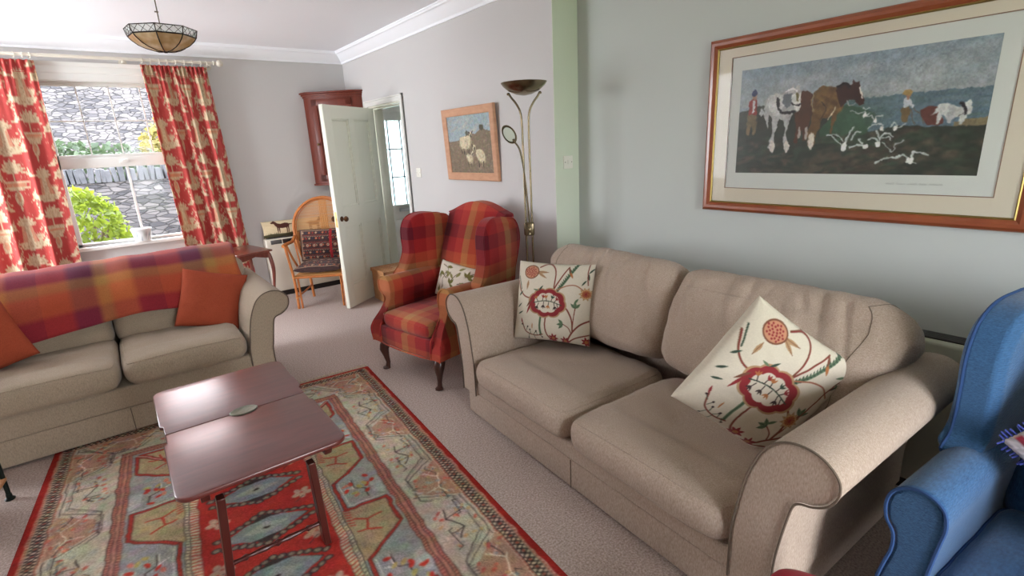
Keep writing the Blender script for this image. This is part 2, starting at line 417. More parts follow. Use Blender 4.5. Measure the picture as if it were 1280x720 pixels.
# cornice: a cove profile carried along the walls
CP = [(0, 2.512), (.012, 2.512), (.016, 2.53), (.035, 2.545), (.06, 2.575), (.085, 2.60), (.10, 2.605), (.104, 2.62), (.112, 2.62), (.112, ZC), (0, ZC)]
def cornice(name, p, q, nrm, trim0=0, trim1=0):
    p, q, nn = Vector(p), Vector(q), Vector(nrm); d = (q - p).normalized(); rings = []
    for e, s, t in ((p, 1, trim0), (q, -1, trim1)):
        rings.append([(e.x + nn.x * a + d.x * s * t * a, e.y + nn.y * a + d.y * s * t * a, z) for a, z in CP])
    struct(MB().loft(rings).build(name, M_ceil, ang=25))
cornice('trim_1', (XL, YB, 0), (XF, YB, 0), (0, -1, 0), 1, 1)
cornice('trim_2', (XF, YB, 0), (XF, YS, 0), (-1, 0, 0), 1, 0)
cornice('trim_3', (XN, YS, 0), (XN, YR, 0), (-1, 0, 0), 0, 1)
cornice('trim_4', (XL, YR, 0), (XL, YB, 0), (1, 0, 0), 1, 1)
SK = [(0, 0), (.018, 0), (.018, .105), (.012, .12), (.006, .135), (0, .14)]
def skirt(name, p, q, nrm):
    p, q, nn = Vector(p), Vector(q), Vector(nrm)
    rings = [[(e.x + nn.x * a, e.y + nn.y * a, z) for a, z in SK] for e in (p, q)]
    struct(MB().loft(rings).build(name, M_trim, ang=25))
skirt('baseboard_back', (XL, YB, 0), (XF, YB, 0), (0, -1, 0))
skirt('baseboard_right_far', (XF, 4.74, 0), (XF, YS, 0), (-1, 0, 0))
skirt('baseboard_right_near', (XN, YS - .004, 0), (XN, YR, 0), (-1, 0, 0))
skirt('baseboard_left', (XL, YR, 0), (XL, YB, 0), (1, 0, 0))

# ------------------------------------------------------------------ the sash window
win = struct(empty('window_1', (0, 0, 0)))
m = MB(); o_ = .085
for a, b in (((WX0 - o_, YB - .022, WZ0), (WX0, YB, WZ1)), ((WX1, YB - .022, WZ0), (WX1 + o_, YB, WZ1))): m.box(a, b, .006)
m.prism([(YB, WZ1 - .005), (YB - .022, WZ1 - .005), (YB - .022, WZ1 + .05), (YB - .03, WZ1 + .055), (YB - .034, WZ1 + .075), (YB - .03, WZ1 + .11), (YB - .045, WZ1 + .12), (YB - .055, WZ1 + .14), (YB, WZ1 + .14)], WX0 - o_, WX1 + o_, axes=(1, 2, 0))
m.build('window_casing', M_trim, win)
m = MB()   # lining of the reveal
m.box((WX0, YB - .01, WZ0), (WX0 + .014, YB + .11, WZ1)).box((WX1 - .014, YB - .01, WZ0), (WX1, YB + .11, WZ1)).box((WX0, YB - .01, WZ1 - .014), (WX1, YB + .11, WZ1))
m.build('window_lining', M_trim, win)
MB().box((WX0 - .11, YB - .055, WZ0 - .035), (WX1 + .11, YB + .2, WZ0), .008).build('window_sill', M_trim, win)
def sash(name, z0, z1, y, rail_t, rail_b, cols, rows, bar):
    mb = MB(); x0, x1 = WX0 + .014, WX1 - .014; st = .034
    mb.box((x0, y, z0), (x0 + st, y + .04, z1), .004).box((x1 - st, y, z0), (x1, y + .04, z1), .004)
    mb.box((x0, y, z0), (x1, y + .04, z0 + rail_b), .004).box((x0, y, z1 - rail_t), (x1, y + .04, z1), .004)
    gx0, gx1, gz0, gz1 = x0 + st, x1 - st, z0 + rail_b, z1 - rail_t
    for k in range(1, cols): xx = gx0 + (gx1 - gx0) * k / cols; mb.box((xx - bar / 2, y + .008, gz0), (xx + bar / 2, y + .03, gz1), .003)
    for k in range(1, rows): zz = gz0 + (gz1 - gz0) * k / rows; mb.box((gx0, y + .008, zz - bar / 2), (gx1, y + .03, zz + bar / 2), .003)
    mb.build(name, M_trim, win)
    g = MB().box((gx0, y + .017, gz0), (gx1, y + .021, gz1)).build('window_glass', M_glass, win)
M_glass, nt, b = newmat('clear_glass')
tr = N(nt, 'ShaderNodeBsdfTransparent'); gl = N(nt, 'ShaderNodeBsdfGlossy'); gl.inputs['Roughness'].default_value = 0.02
mx = N(nt, 'ShaderNodeMixShader'); fz = N(nt, 'ShaderNodeFresnel'); fz.inputs[0].default_value = 1.18
nt.links.new(fz.outputs[0], mx.inputs[0]); nt.links.new(tr.outputs[0], mx.inputs[1]); nt.links.new(gl.outputs[0], mx.inputs[2]); nt.links.new(mx.outputs[0], nt.nodes['Material Output'].inputs[0])
sash('upper_sash', 1.56, WZ1 - .012, YB + .055, .035, .07, 4, 2, .012)
sash('lower_sash', WZ0, 1.60, YB + .012, .09, .03, 2, 1, .022)
MB().box((.13, YB - .005, 1.545), (.21, YB + .012, 1.575), .005).tube(catmull([(.15, YB - .002, 1.57), (.17, YB - .03, 1.575), (.195, YB - .03, 1.575)], 4), .006).build('sash_catch', M_trim, win)

# ------------------------------------------------------------------ doorway and door
dr = struct(empty('trim_5', (0, 0, 0)))
m = MB(); AW = .062
def arch(y0, y1, z0, z1): m.box((XF - .018, y0, z0), (XF, y1, z1), .004); 
m.box((XF - .018, DY0 - AW, 0), (XF, DY0, DZ), .004).box((XF - .018, DY1, 0), (XF, DY1 + AW, DZ), .004).box((XF - .018, DY0 - AW, DZ), (XF, DY1 + AW, DZ + AW), .004)
m.box((XF - .028, DY0 - AW, 0), (XF, DY0 - AW + .018, DZ + AW), .004).box((XF - .028, DY1 + AW - .018, 0), (XF, DY1 + AW, DZ + AW), .004).box((XF - .028, DY0 - AW, DZ + AW - .018), (XF, DY1 + AW, DZ + AW), .004)
m.build('architrave', M_trim, dr)
m = MB(); m.box((XF - .002, DY0 - .002, 0), (XF + TH + .01, DY0 + .016, DZ)).box((XF - .002, DY1 - .016, 0), (XF + TH + .01, DY1 + .002, DZ)).box((XF - .002, DY0, DZ - .016), (XF + TH + .01, DY1, DZ + .002))
m.box((XF + .05, DY0 + .014, 0), (XF + .09, DY0 + .028, DZ - .015)).box((XF + .05, DY1 - .028, 0), (XF + .09, DY1 - .014, DZ - .015)).box((XF + .05, DY0, DZ - .03), (XF + .09, DY1, DZ - .014))
m.build('door_lining', M_door, dr)
M_brass = mat('antique_brass', rgb(150, 120, 78), .28, 1.0)
hx, hy = 2.372, 5.455; ax_, ay_ = 1.675, 4.976
DW = math.hypot(hx - ax_, hy - ay_); dang = math.atan2(ay_ - hy, ax_ - hx)
door = struct(empty('door_1', (hx, hy, 0), dang)); dt = .040; DH = 1.975
# local x from hinge to free edge, local y thickness; face seen is +y side
st, mu = .105, .09; rails = [(.012, .235), (.83, 1.015), (1.855, DH)]
m = MB()
m.box((0, -dt / 2, .012), (st, dt / 2, DH), .002).box((DW - st, -dt / 2, .012), (DW, dt / 2, DH), .002)
for z0, z1 in rails: m.box((st, -dt / 2, z0), (DW - st, dt / 2, z1))
cx = DW / 2; m.box((cx - mu / 2, -dt / 2, .235), (cx + mu / 2, dt / 2, .83)).box((cx - mu / 2, -dt / 2, 1.015), (cx + mu / 2, dt / 2, 1.855))
for x0, x1 in ((st, cx - mu / 2), (cx + mu / 2, DW - st)):
    for z0, z1 in ((.235, .83), (1.015, 1.855)):
        m.box((x0, -.004, z0), (x1, .004, z1))
        for s in (-1, 1):   # moulding round each panel
            w_ = .020
            for A, B in (((x0, z0), (x1, z0 + w_)), ((x0, z1 - w_), (x1, z1)), ((x0, z0), (x0 + w_, z1)), ((x1 - w_, z0), (x1, z1))):
                m.box((A[0], s * .004, A[1]), (B[0], s * .014, B[1]), .004)
m.build('door_leaf', M_door, door, ang=30)
for s in (-1, 1):
    k = MB().lathe([(.0, 0), (.026, 0), (.026, .004), (.009, .008), (.008, .03), (.02, .036), (.027, .048), (.027, .056), (.02, .066), (0, .069)], 20, M=Matrix.Translation((DW - .06, s * dt / 2, .915)) @ Matrix.Rotation(-s * PI / 2, 4, 'X'))
    k.build('door_knob', mat('bronze_knob', rgb(96, 66, 44), .3, .9), door)
    MB().lathe([(0, 0), (.011, 0), (.011, .003), (0, .003)], 12, M=Matrix.Translation((DW - .125, s * dt / 2, .915)) @ Matrix.Rotation(-s * PI / 2, 4, 'X') @ Matrix.Scale(1.8, 4, (0, 1, 0))).build('keyhole_plate', mat('dark_metal', rgb(46, 40, 36), .4, .8), door)
MB().box((DW - .001, -.011, .84), (DW + .0015, .011, .99)).box((DW, -.006, .905), (DW + .006, .006, .93)).build('latch_plate', M_brass, door)
for z in (.22, 1.7): MB().box((-.004, -dt / 2 - .004, z), (.03, -dt / 2 + .002, z + .09)).lathe([(.007, z - .002), (.007, z + .092)], 10, c=(-.006, -dt / 2 - .004, 0)).build('hinge', M_brass, door)

# ------------------------------------------------------------------ hall beyond the doorway
HY = 6.70
w = MB(); w.box((3.75, 3.4, 0), (3.85, HY + .1, ZC)); struct(w.build('wall_hall_right', M_wall))
sbox('wall_hall_near', (XF + TH, 3.4, 0), (3.85, 3.5, ZC), M_wall)
FX0, FX1 = 2.82, 3.70
w = MB(); w.box((XF + TH, HY, 0), (FX0, HY + .12, ZC)).box((FX1, HY, 0), (3.85, HY + .12, ZC)).box((FX0, HY, 2.36), (FX1, HY + .12, ZC)); struct(w.build('wall_hall_back', M_wall))
fd = struct(empty('door_3', (0, 0, 0)))
M_hall = mat('hall_paint', rgb(205, 200, 190), .5, spec=.4)
m = MB(); gx0, gx1, gz0, gz1 = 2.96, 3.56, .80, 1.93
m.box((FX0, HY - .005, 0), (FX0 + .05, HY + .09, 2.36)).box((FX1 - .05, HY - .005, 0), (FX1, HY + .09, 2.36)).box((FX0, HY - .005, 2.04), (FX1, HY + .09, 2.17)).box((FX0, HY - .005, 2.31), (FX1, HY + .09, 2.36))
m.box((FX0 + .05, HY + .02, .01), (gx0, HY + .065, 2.04)).box((gx1, HY + .02, .01), (FX1 - .05, HY + .065, 2.04)).box((gx0, HY + .02, gz1), (gx1, HY + .065, 2.04)).box((gx0, HY + .02, .62), (gx1, HY + .065, gz0)).box((gx0, HY + .02, .01), (gx1, HY + .065, .2))
m.box((gx0, HY + .035, .2), (gx1, HY + .05, .62)).box((3.22, HY + .02, .2), (3.30, HY + .065, .62))
for x0, x1 in ((gx0 + .03, 3.19), (3.33, gx1 - .03)): m.box((x0, HY + .025, .24), (x1, HY + .04, .58), .006)
m.box((gx0 - .02, HY - .012, gz0 - .022), (gx1 + .02, HY + .03, gz0), .004)
m.build('door_frame', M_hall, fd)
MB().box((3.17, HY - .006, .70), (3.37, HY + .021, .745), .004).build('letter_plate', mat('satin_steel', rgb(190, 190, 190), .3, .9), fd)
MF, nt, b = newmat('frosted_glass'); b.inputs['Base Color'].default_value = rgb(225, 240, 240); b.inputs['Roughness'].default_value = .5
trn = N(nt, 'ShaderNodeBsdfTranslucent'); trn.inputs[0].default_value = rgb(226, 242, 242); trs = N(nt, 'ShaderNodeBsdfTransparent'); trs.inputs[0].default_value = rgb(226, 242, 242)
nz = N(nt, 'ShaderNodeTexNoise'); nz.inputs['Scale'].default_value = 14; mpp = N(nt, 'ShaderNodeMapping'); mpp.inputs['Scale'].default_value = (3, 1, .6); tcc = N(nt, 'ShaderNodeTexCoord')
nt.links.new(tcc.outputs['Object'], mpp.inputs[0]); nt.links.new(mpp.outputs[0], nz.inputs['Vector'])
mx1 = N(nt, 'ShaderNodeMixShader'); nt.links.new(nz.outputs['Fac'], mx1.inputs[0]); nt.links.new(trn.outputs[0], mx1.inputs[1]); nt.links.new(trs.outputs[0], mx1.inputs[2])
mx2 = N(nt, 'ShaderNodeMixShader'); mx2.inputs[0].default_value = .12; nt.links.new(mx1.outputs[0], mx2.inputs[1]); nt.links.new(b.outputs[0], mx2.inputs[2]); nt.links.new(mx2.outputs[0], nt.nodes['Material Output'].inputs[0])
MB().box((gx0, HY + .038, gz0), (gx1, HY + .043, gz1)).box((FX0 + .05, HY + .038, 2.17), (FX1 - .05, HY + .043, 2.31)).build('door_glass', MF, fd)
m = MB()
for x in (3.125, 3.31, 3.495): m.box((x - .006, HY + .03, gz0), (x + .006, HY + .05, gz1))
for z in (gz0 + (gz1 - gz0) / 3, gz0 + (gz1 - gz0) * 2 / 3): m.box((gx0, HY + .03, z - .006), (gx1, HY + .05, z + .006))
m.build('glazing_bar', mat('lead', rgb(90, 94, 98), .5, .5), fd)

# ------------------------------------------------------------------ outdoors
M_stone, nt, b = newmat('rubble_stone'); b.inputs['Roughness'].default_value = .95
tc = N(nt, 'ShaderNodeTexCoord'); mp = N(nt, 'ShaderNodeMapping'); mp.inputs['Scale'].default_value = (6.5, 6.5, 19); nt.links.new(tc.outputs['Object'], mp.inputs[0])
vo = N(nt, 'ShaderNodeTexVoronoi'); vo.inputs['Scale'].default_value = 1.0; nt.links.new(mp.outputs[0], vo.inputs['Vector'])
ve = N(nt, 'ShaderNodeTexVoronoi', feature='DISTANCE_TO_EDGE'); ve.inputs['Scale'].default_value = 1.0; nt.links.new(mp.outputs[0], ve.inputs['Vector'])
r = N(nt, 'ShaderNodeValToRGB'); r.color_ramp.elements[0].color = rgb(46, 45, 49); r.color_ramp.elements[1].color = rgb(92, 88, 88)
sx = N(nt, 'ShaderNodeSeparateColor'); nt.links.new(vo.outputs['Color'], sx.inputs[0]); nt.links.new(sx.outputs[0], r.inputs[0])
r2 = N(nt, 'ShaderNodeValToRGB'); r2.color_ramp.elements[0].position = 0.0; r2.color_ramp.elements[0].color = (.25, .25, .26, 1); r2.color_ramp.elements[1].position = .09
nt.links.new(ve.outputs['Distance'], r2.inputs[0]); mx = N(nt, 'ShaderNodeMix', data_type='RGBA', blend_type='MULTIPLY'); mx.inputs[0].default_value = 1
nt.links.new(r.outputs[0], mx.inputs[6]); nt.links.new(r2.outputs[0], mx.inputs[7]); nt.links.new(mx.outputs[2], b.inputs['Base Color'])
bp = N(nt, 'ShaderNodeBump'); bp.inputs['Strength'].default_value = .8; bp.inputs['Distance'].default_value = .03; nt.links.new(r2.outputs[0], bp.inputs['Height']); nt.links.new(bp.outputs[0], b.inputs['Normal'])
M_ground = mat('gravel', rgb(150, 146, 138), 1, vary=(8, rgb(128, 128, 116), .8))
struct(MB().box((-14, YB + 1.25, -.25), (16, 40, -.13)).build('ground', M_ground))
struct(MB().box((-14, -22, -.25), (16, YR - .25, -.13)).build('ground', mat('lawn', rgb(92, 112, 70), 1, vary=(12, rgb(120, 130, 96), .8))))
GY = 9.3
gw = tag(empty('garden_wall', (0, GY, -.13)), 'grey rubble stone garden wall with a coping of upright slates', 'garden wall')
MB().box((-6, 0, 0), (3.6, .45, 1.42)).build('wall_body', M_stone, gw)
cm = MB(); x = -6.0
while x < 3.55:
    ww = RS.uniform(.035, .075); hh = RS.uniform(.15, .27); tl = RS.uniform(-.12, .12)
    cm.box((-ww / 2, -.02, 0), (ww / 2, .47, hh), .006, 1, Matrix.Translation((x, 0, 1.42)) @ Matrix.Rotation(tl, 4, 'Y')); x += ww + .012
o = cm.build('slate_coping', mat('slate', rgb(74, 74, 78), .9, vary=(9, rgb(40, 42, 46), .9)), gw); o['kind'] = 'stuff'
hb = tag(empty('stone_house', (0, 0, 0)), 'pale stone neighbouring house with small white window seen over the garden wall', 'house')
M_pale = mat('limewash_stone', rgb(84, 90, 98), .95, bump=(6, 1.0, (1, 1, 3)), vary=(6, rgb(56, 62, 72), .35, (1, 1, 2.6)))
MB().box((-9, 14.5, -.13), (3.9, 18, 4.35)).build('house_wall', M_stone, hb)
MB().prism([(14.1, 4.2), (18.4, 4.2), (16.2, 5.7)], -9.3, 4.2, axes=(1, 2, 0)).build('roof', mat('clay_tile', rgb(150, 96, 82), .9, bump=(14, 1.0)), hb)
fm = MB(); hx0, hx1, hz0, hz1 = 1.75, 2.45, 2.35, 3.45
for x in (hx0, (hx0 + hx1) / 2, hx1): fm.box((x - .035, 14.42, hz0), (x + .035, 14.5, hz1))
for k in range(5): z = hz0 + (hz1 - hz0) * k / 4; fm.box((hx0, 14.42, z - .03), (hx1, 14.5, z + .03))
wf = fm.build('house_window', M_trim, hb); MB().box((hx0, 14.47, hz0), (hx1, 14.49, hz1)).build('pane', mat('dark_pane', rgb(70, 84, 96), .1), wf)
bh = tag(empty('brick_outbuilding', (0, 0, 0)), 'red brick outbuilding beyond the window, upper right behind the pale house', 'outbuilding')
MB().box((4.3, 13.0, -.13), (8.5, 16, 4.3)).build('brick_wall', mat('brick', rgb(96, 62, 56), .9, bump=(10, .8), vary=(20, rgb(72, 48, 44), .8)), bh)
def foliage(name, c, rad, n, size, col1, col2, label, cat, stem=None, seed=3, parent=None):
    r = np.random.RandomState(seed); rt = tag(empty(name, (c[0], c[1], -.13)), label, cat)
    mb = MB()
    for _ in range(n):
        d = r.normal(size=3); d /= np.linalg.norm(d); q = d * np.array(rad) * r.uniform(.55, 1.0) ** .5
        L = size * r.uniform(.6, 1.4); a = r.normal(size=3); a /= np.linalg.norm(a); bb = np.cross(a, r.normal(size=3)); bb /= np.linalg.norm(bb); nn = np.cross(a, bb)
        p = np.array([0, 0, c[2] + .13]) + q
        pts = [p - a * L / 2, p - a * L * .1 + bb * L * .24 + nn * L * .06, p + a * L * .3 + bb * L * .16, p + a * L / 2, p + a * L * .3 - bb * L * .16, p - a * L * .1 - bb * L * .24 + nn * L * .06]
        mb.add(pts, [(0, 1, 2, 3), (0, 3, 4, 5)])
    m_ = mat(name + '_leaf', col1, .6, vary=(4, col2, .9))
    nt = m_.node_tree; b = nt.nodes['Principled BSDF']; tr = N(nt, 'ShaderNodeBsdfTranslucent'); tr.inputs[0].default_value = col2; mx = N(nt, 'ShaderNodeMixShader'); mx.inputs[0].default_value = .4
    nt.links.new(b.outputs[0], mx.inputs[1]); nt.links.new(tr.outputs[0], mx.inputs[2]); nt.links.new(mx.outputs[0], nt.nodes['Material Output'].inputs[0])
    o = mb.build('foliage', m_, rt); o['kind'] = 'stuff'
    sm = MB()
    for k in range(7):
        a = k * 2.4; sm.tube(catmull([(.06 * math.cos(a), .06 * math.sin(a), 0), (rad[0] * .3 * math.cos(a), rad[1] * .3 * math.sin(a), c[2] * .6), (rad[0] * .6 * math.cos(a), rad[1] * .6 * math.sin(a), c[2] + rad[2] * .4)], 5), .018, 6)
    sm.build('stem', mat('bark', rgb(96, 84, 66), .9), rt)
    return rt
foliage('laurel_bush', (-.42, 7.5, .72), (.55, .45, .62), 2300, .085, rgb(54, 78, 26), rgb(124, 140, 40), 'bright yellow-green glossy shrub outside the lower left of the window', 'shrub', seed=5)
foliage('garden_shrub', (1.7, 11.8, 1.75), (1.15, .8, .75), 2600, .13, rgb(84, 82, 40), rgb(116, 106, 52), 'golden leafy bush growing beyond the garden wall', 'shrub', seed=8)
foliage('ivy_clump', (-.5, 10.6, 1.35), (1.6, .5, .55), 1800, .12, rgb(42, 56, 42), rgb(60, 74, 50), 'dark green bushes along the top of the garden wall', 'shrub', seed=9)
# ================================================================== UPHOLSTERY
def weave(name, c1, c2, sc_=330, amt=.8, bumpk=.5):
    m = mat(name, c1, .95, spec=.15, bump=(sc_, bumpk, (1, 1, .35)), vary=(sc_ * .8, c2, amt, (1, 1, .3)), sheen=.15); return m
M_beige = weave('oatmeal_chenille', rgb(146, 126, 111), rgb(183, 165, 150))
M_beige2 = weave('sage_beige_chenille', rgb(140, 124, 106), rgb(168, 152, 132))
M_pipe = mat('dark_piping', rgb(98, 84, 72), .9)
def arm_profile(L, right, zt=.0):
    P = [(.14, .165), (.14, .34), (.130, .42), (.116, .51), (.096, .59), (.062, .668), (.025, .708), (-.02, .728), (-.07, .728), (-.112, .708), (-.140, .672), (-.141, .628), (-.120, .590), (-.085, .566), (-.052, .556), (-.036, .54), (-.026, .50), (-.008, .39), (.001, .298), (0, .165)]
    P = [(x, z + (zt if z > .3 else 0)) for x, z in P]
    if right: P = [(L - x, z) for x, z in P]
    Q = [(p.x, p.z) for p in catmull([(x, 0, z) for x, z in P], 4)]
    return Q
def make_sofa(name, label, L, zb, ct, zt, bz, pos, yaw, fab, seed):
    s = tag(empty(name, pos, yaw), label, 'sofa')
    MB().box((.012, .02, .015), (L - .012, .97, .168), .012, 3).build('skirt', fab, s)
    for x in (L / 2, ): MB().tube([(x, .0185, .02), (x, .0185, .16)], .0022, 6).build('seam', M_pipe, s)
    MB().tube([(.014, .021, .169), (L - .014, .021, .169)], .003, 6).tube([(L - .011, .03, .169), (L - .011, .96, .169)], .003, 6).tube([(.011, .03, .169), (.011, .96, .169)], .003, 6).build('seam', M_pipe, s)
    MB().box((.10, .012, .165), (L - .10, .70, zb + .01), .015, 3).build('seat_rail', fab, s)
    MB().box((.03, .80, .165), (L - .03, .985, zb + bz + .08), .05, 5).build('back_frame', fab, s)
    for r in (0, 1):
        P = arm_profile(L, r, zt)
        a = MB().prism(P, 0.0, .96, bev=.010, seg=3).build('arm', fab, s, ang=50)
        pts = [(x + (0.0), -.002, z) for x, z in P]
        MB().tube(pts, .0036, 6).build('piping', M_pipe, a)
    w = (L - .28) / 2
    for k in (0, 1):
        x0 = .142 + k * w
        def fseat(q, p):
            q = q.copy()
            # worn-in hollow and a soft forward roll
            hol = np.exp(-((p[:, 0]) ** 2 + (p[:, 1] - .1) ** 2) * 2.2) * (p[:, 2] > 0)
            q[:, 2] -= .018 * hol
            q[:, 2] += .012 * (p[:, 1] < -.4) * (p[:, 2] > 0) * (1 - p[:, 0] ** 2)
            return q
        c = puff('seat_cushion', (x0 + .003, -.035, zb), (x0 + w - .003, .70, zb + ct), fab, s, e=9, ez=2.5, crown=.15, wr=.005, wscale=9, fn=fseat, seed=seed + k * 7, n=(34, 30, 10))
        for val in (.8, -.8): MB().tube(ring(c, 2, val, 1.002), .0026, 5, closed=True).build('cushion_piping', fab, c)
    th = math.radians(66); H = .52; wb = L / 2 - .035
    for k in (0, 1):
        def fb(q, p, k=k):
            q = q.copy(); h = (p[:, 1] + 1) / 2
            out = (p[:, 0] if k else -p[:, 0]); o = np.clip(out, 0, 1) ** 2
            # outer top corner swells out over the arm, inner bottom corner tucks in
            q[:, 0] += (1 if k else -1) * o * np.clip((h - .42) * 3.2, 0, 1) * .075
            # crumpled top roll
            for i in range(len(q)):
                x, y = q[i, 0], q[i, 1]
                g = noise.noise(Vector((x * 11 + y * 3 + seed, y * 3.5, k * 4.0))); q[i, 2] -= .022 * max(0, .32 - abs(g)) / .32 * max(0, h[i] * 1.5 - .45) * max(0, p[i, 2]) * .6; q[i, 2] += .012 * g * max(0, h[i] * 1.6 - .5) * max(0, p[i, 2])
                g2 = noise.noise(Vector((x * 5 + seed, y * 9.0, 3 + k * 4.0))); q[i, 2] += .012 * g2 * (p[i, 2] > 0); q[i, 1] += .010 * g2 * (h[i] > .8)
            q[:, 2] *= .80 + .30 * np.sin(np.clip(h, 0, 1) * PI * .8 + .2)
            return q
        c = puff('back_cushion', (-wb / 2, -H / 2, -.135), (wb / 2, H / 2, .135), fab, s, e=6.0, ez=2, crown=.10, wr=.008, wscale=7, fn=fb, seed=seed + 20 + k * 5, n=(90, 60, 14))
        c.location = (.035 + wb / 2 + k * wb, .735, zb + bz); c.rotation_euler = (th, 0, 0)
        # seam round the outer end
        MB().tube(ring(c, 0, (1 if k else -1) * (1 - 2 * 6 / 90), 1.003), .0012, 5, closed=True).build('seam', M_pipe, c)
    return s
sofaR = make_sofa('sofa', 'oatmeal two-seater sofa under the large framed print, with two embroidered cushions', 1.865, .24, .165, 0, .44, (1.424, 2.395, 0), math.radians(-93.2), M_beige, 1.0)
sofaL = make_sofa('sofa', 'sage-beige sofa below the window, draped with a checked throw', 1.62, .285, .165, -.035, .31, (-.97, 3.52, 0), 0.0, M_beige2, 9.0)

# ------------------------------------------------------------------ checked throw over the back of the window sofa
RED, ORG, OCH, MAR, CRI = rgb(160, 44, 38), rgb(198, 96, 48), rgb(196, 146, 76), rgb(104, 30, 44), rgb(140, 34, 40)
M_throw = plaid('throw_checks', (0, 1), .62, [(1, rgb(160, 52, 46)), (.9, rgb(96, 38, 62)), (.5, rgb(158, 116, 64)), (.9, rgb(176, 92, 52)), (1, rgb(134, 38, 48))], off=(.12, .08), soft=.05, weave=190)
def throw_mesh():
    # the throw's own flat x,y feed the checks through a UV-like rest pose, so keep object coords = cloth coords via shape offset
    nx, ny = 110, 60; x0, x1 = -.25, 1.605
    path = [(1.015, .42), (1.02, .62), (1.02, .78), (.995, .865), (.92, .915), (.83, .922), (.735, .900), (.655, .840), (.590, .755), (.545, .665), (.505, .585)]
    pp = catmull([(0, y, z) for y, z in path], 8); L = [0]
    for i in range(1, len(pp)): L.append(L[-1] + (pp[i] - pp[i - 1]).length)
    V = []; T = []
    for j in range(ny + 1):
        d = L[-1] * j / ny; i = 0
        while i < len(L) - 2 and L[i + 1] < d: i += 1
        f = (d - L[i]) / max(1e-9, L[i + 1] - L[i]); p = pp[i].lerp(pp[i + 1], min(1, f)); tg = (pp[i + 1] - pp[i]).normalized(); nn = Vector((0, -tg.z, tg.y)) * -1
        for k in range(nx + 1):
            x = x0 + (x1 - x0) * k / nx; fr = k / nx
            sag = .035 * math.exp(-((x - .81) / .10) ** 2) * (1 if d > L[-1] * .35 else .5)
            w = noise.noise(Vector((x * 3.2, d * 2.6, 1))) * .016 + noise.noise(Vector((x * 9, d * 4, 5))) * .006
            hem = (.05 * noise.noise(Vector((x * 1.6, 7, 1))) + .05 * (1 - fr)) * (j / ny) ** 3
            q = p + nn * -w; V.append((x + .01 * noise.noise(Vector((d * 4, k * .01, 2))) * (fr > .95), q.y + sag, q.z - hem - sag * .35)); T.append((x, d))
    F = [(j * (nx + 1) + i, j * (nx + 1) + i + 1, (j + 1) * (nx + 1) + i + 1, (j + 1) * (nx + 1) + i) for j in range(ny) for i in range(nx)]
    me = bpy.data.meshes.new('throw'); me.from_pydata(V, [], F); me.shade_smooth()
    uv = me.uv_layers.new(name='cloth')
    for lp in me.loops: uv.data[lp.index].uv = T[lp.vertex_index]
    me.materials.append(M_throw); o = bpy.data.objects.new('checked_throw', me); link(o)
    md = o.modifiers.new('t', 'SOLIDIFY'); md.thickness = .007
    return o
nt = M_throw.node_tree
uvn = N(nt, 'ShaderNodeUVMap'); uvn.uv_map = 'cloth'
for n in nt.nodes:
    if n.type == 'SEPXYZ': nt.links.new(uvn.outputs[0], n.inputs[0])
th_ = tag(throw_mesh(), 'red, orange and plum checked wool throw over the back of the window sofa', 'throw'); th_.location = (-.97, 3.52, 0)

# ------------------------------------------------------------------ scatter cushions
M_orange = mat('orange_linen', rgb(160, 76, 50), .9, spec=.15, bump=(260, .4), vary=(200, rgb(146, 64, 44), .7))
o = tag(pillow('cushion', .40, .40, .15, M_orange, seed=2.0), 'plain burnt-orange cushion against the right arm of the window sofa', 'cushion', 'plain orange cushions on the window sofa')
pose(o, (.410, 3.995, .60), (.943, -.20, -.262), (.325, .35, .88))
o = tag(pillow('cushion', .42, .42, .15, M_orange, seed=6.0), 'plain burnt-orange cushion at the far left, partly out of the picture, on the window sofa', 'cushion', 'plain orange cushions on the window sofa')
pose(o, (-.772, 3.96, .63), (.956, .104, .274), (-.293, .296, .909))
M_crewel = paintmat('crewel_linen', .9, bump=(300, .3), sheen=.1)
CR, TAN, BRN, RDB, GRN, DGR, ORN, BLK = (196, 186, 168), (160, 128, 94), (108, 66, 48), (128, 38, 42), (92, 112, 84), (48, 64, 52), (158, 98, 56), (54, 40, 40)
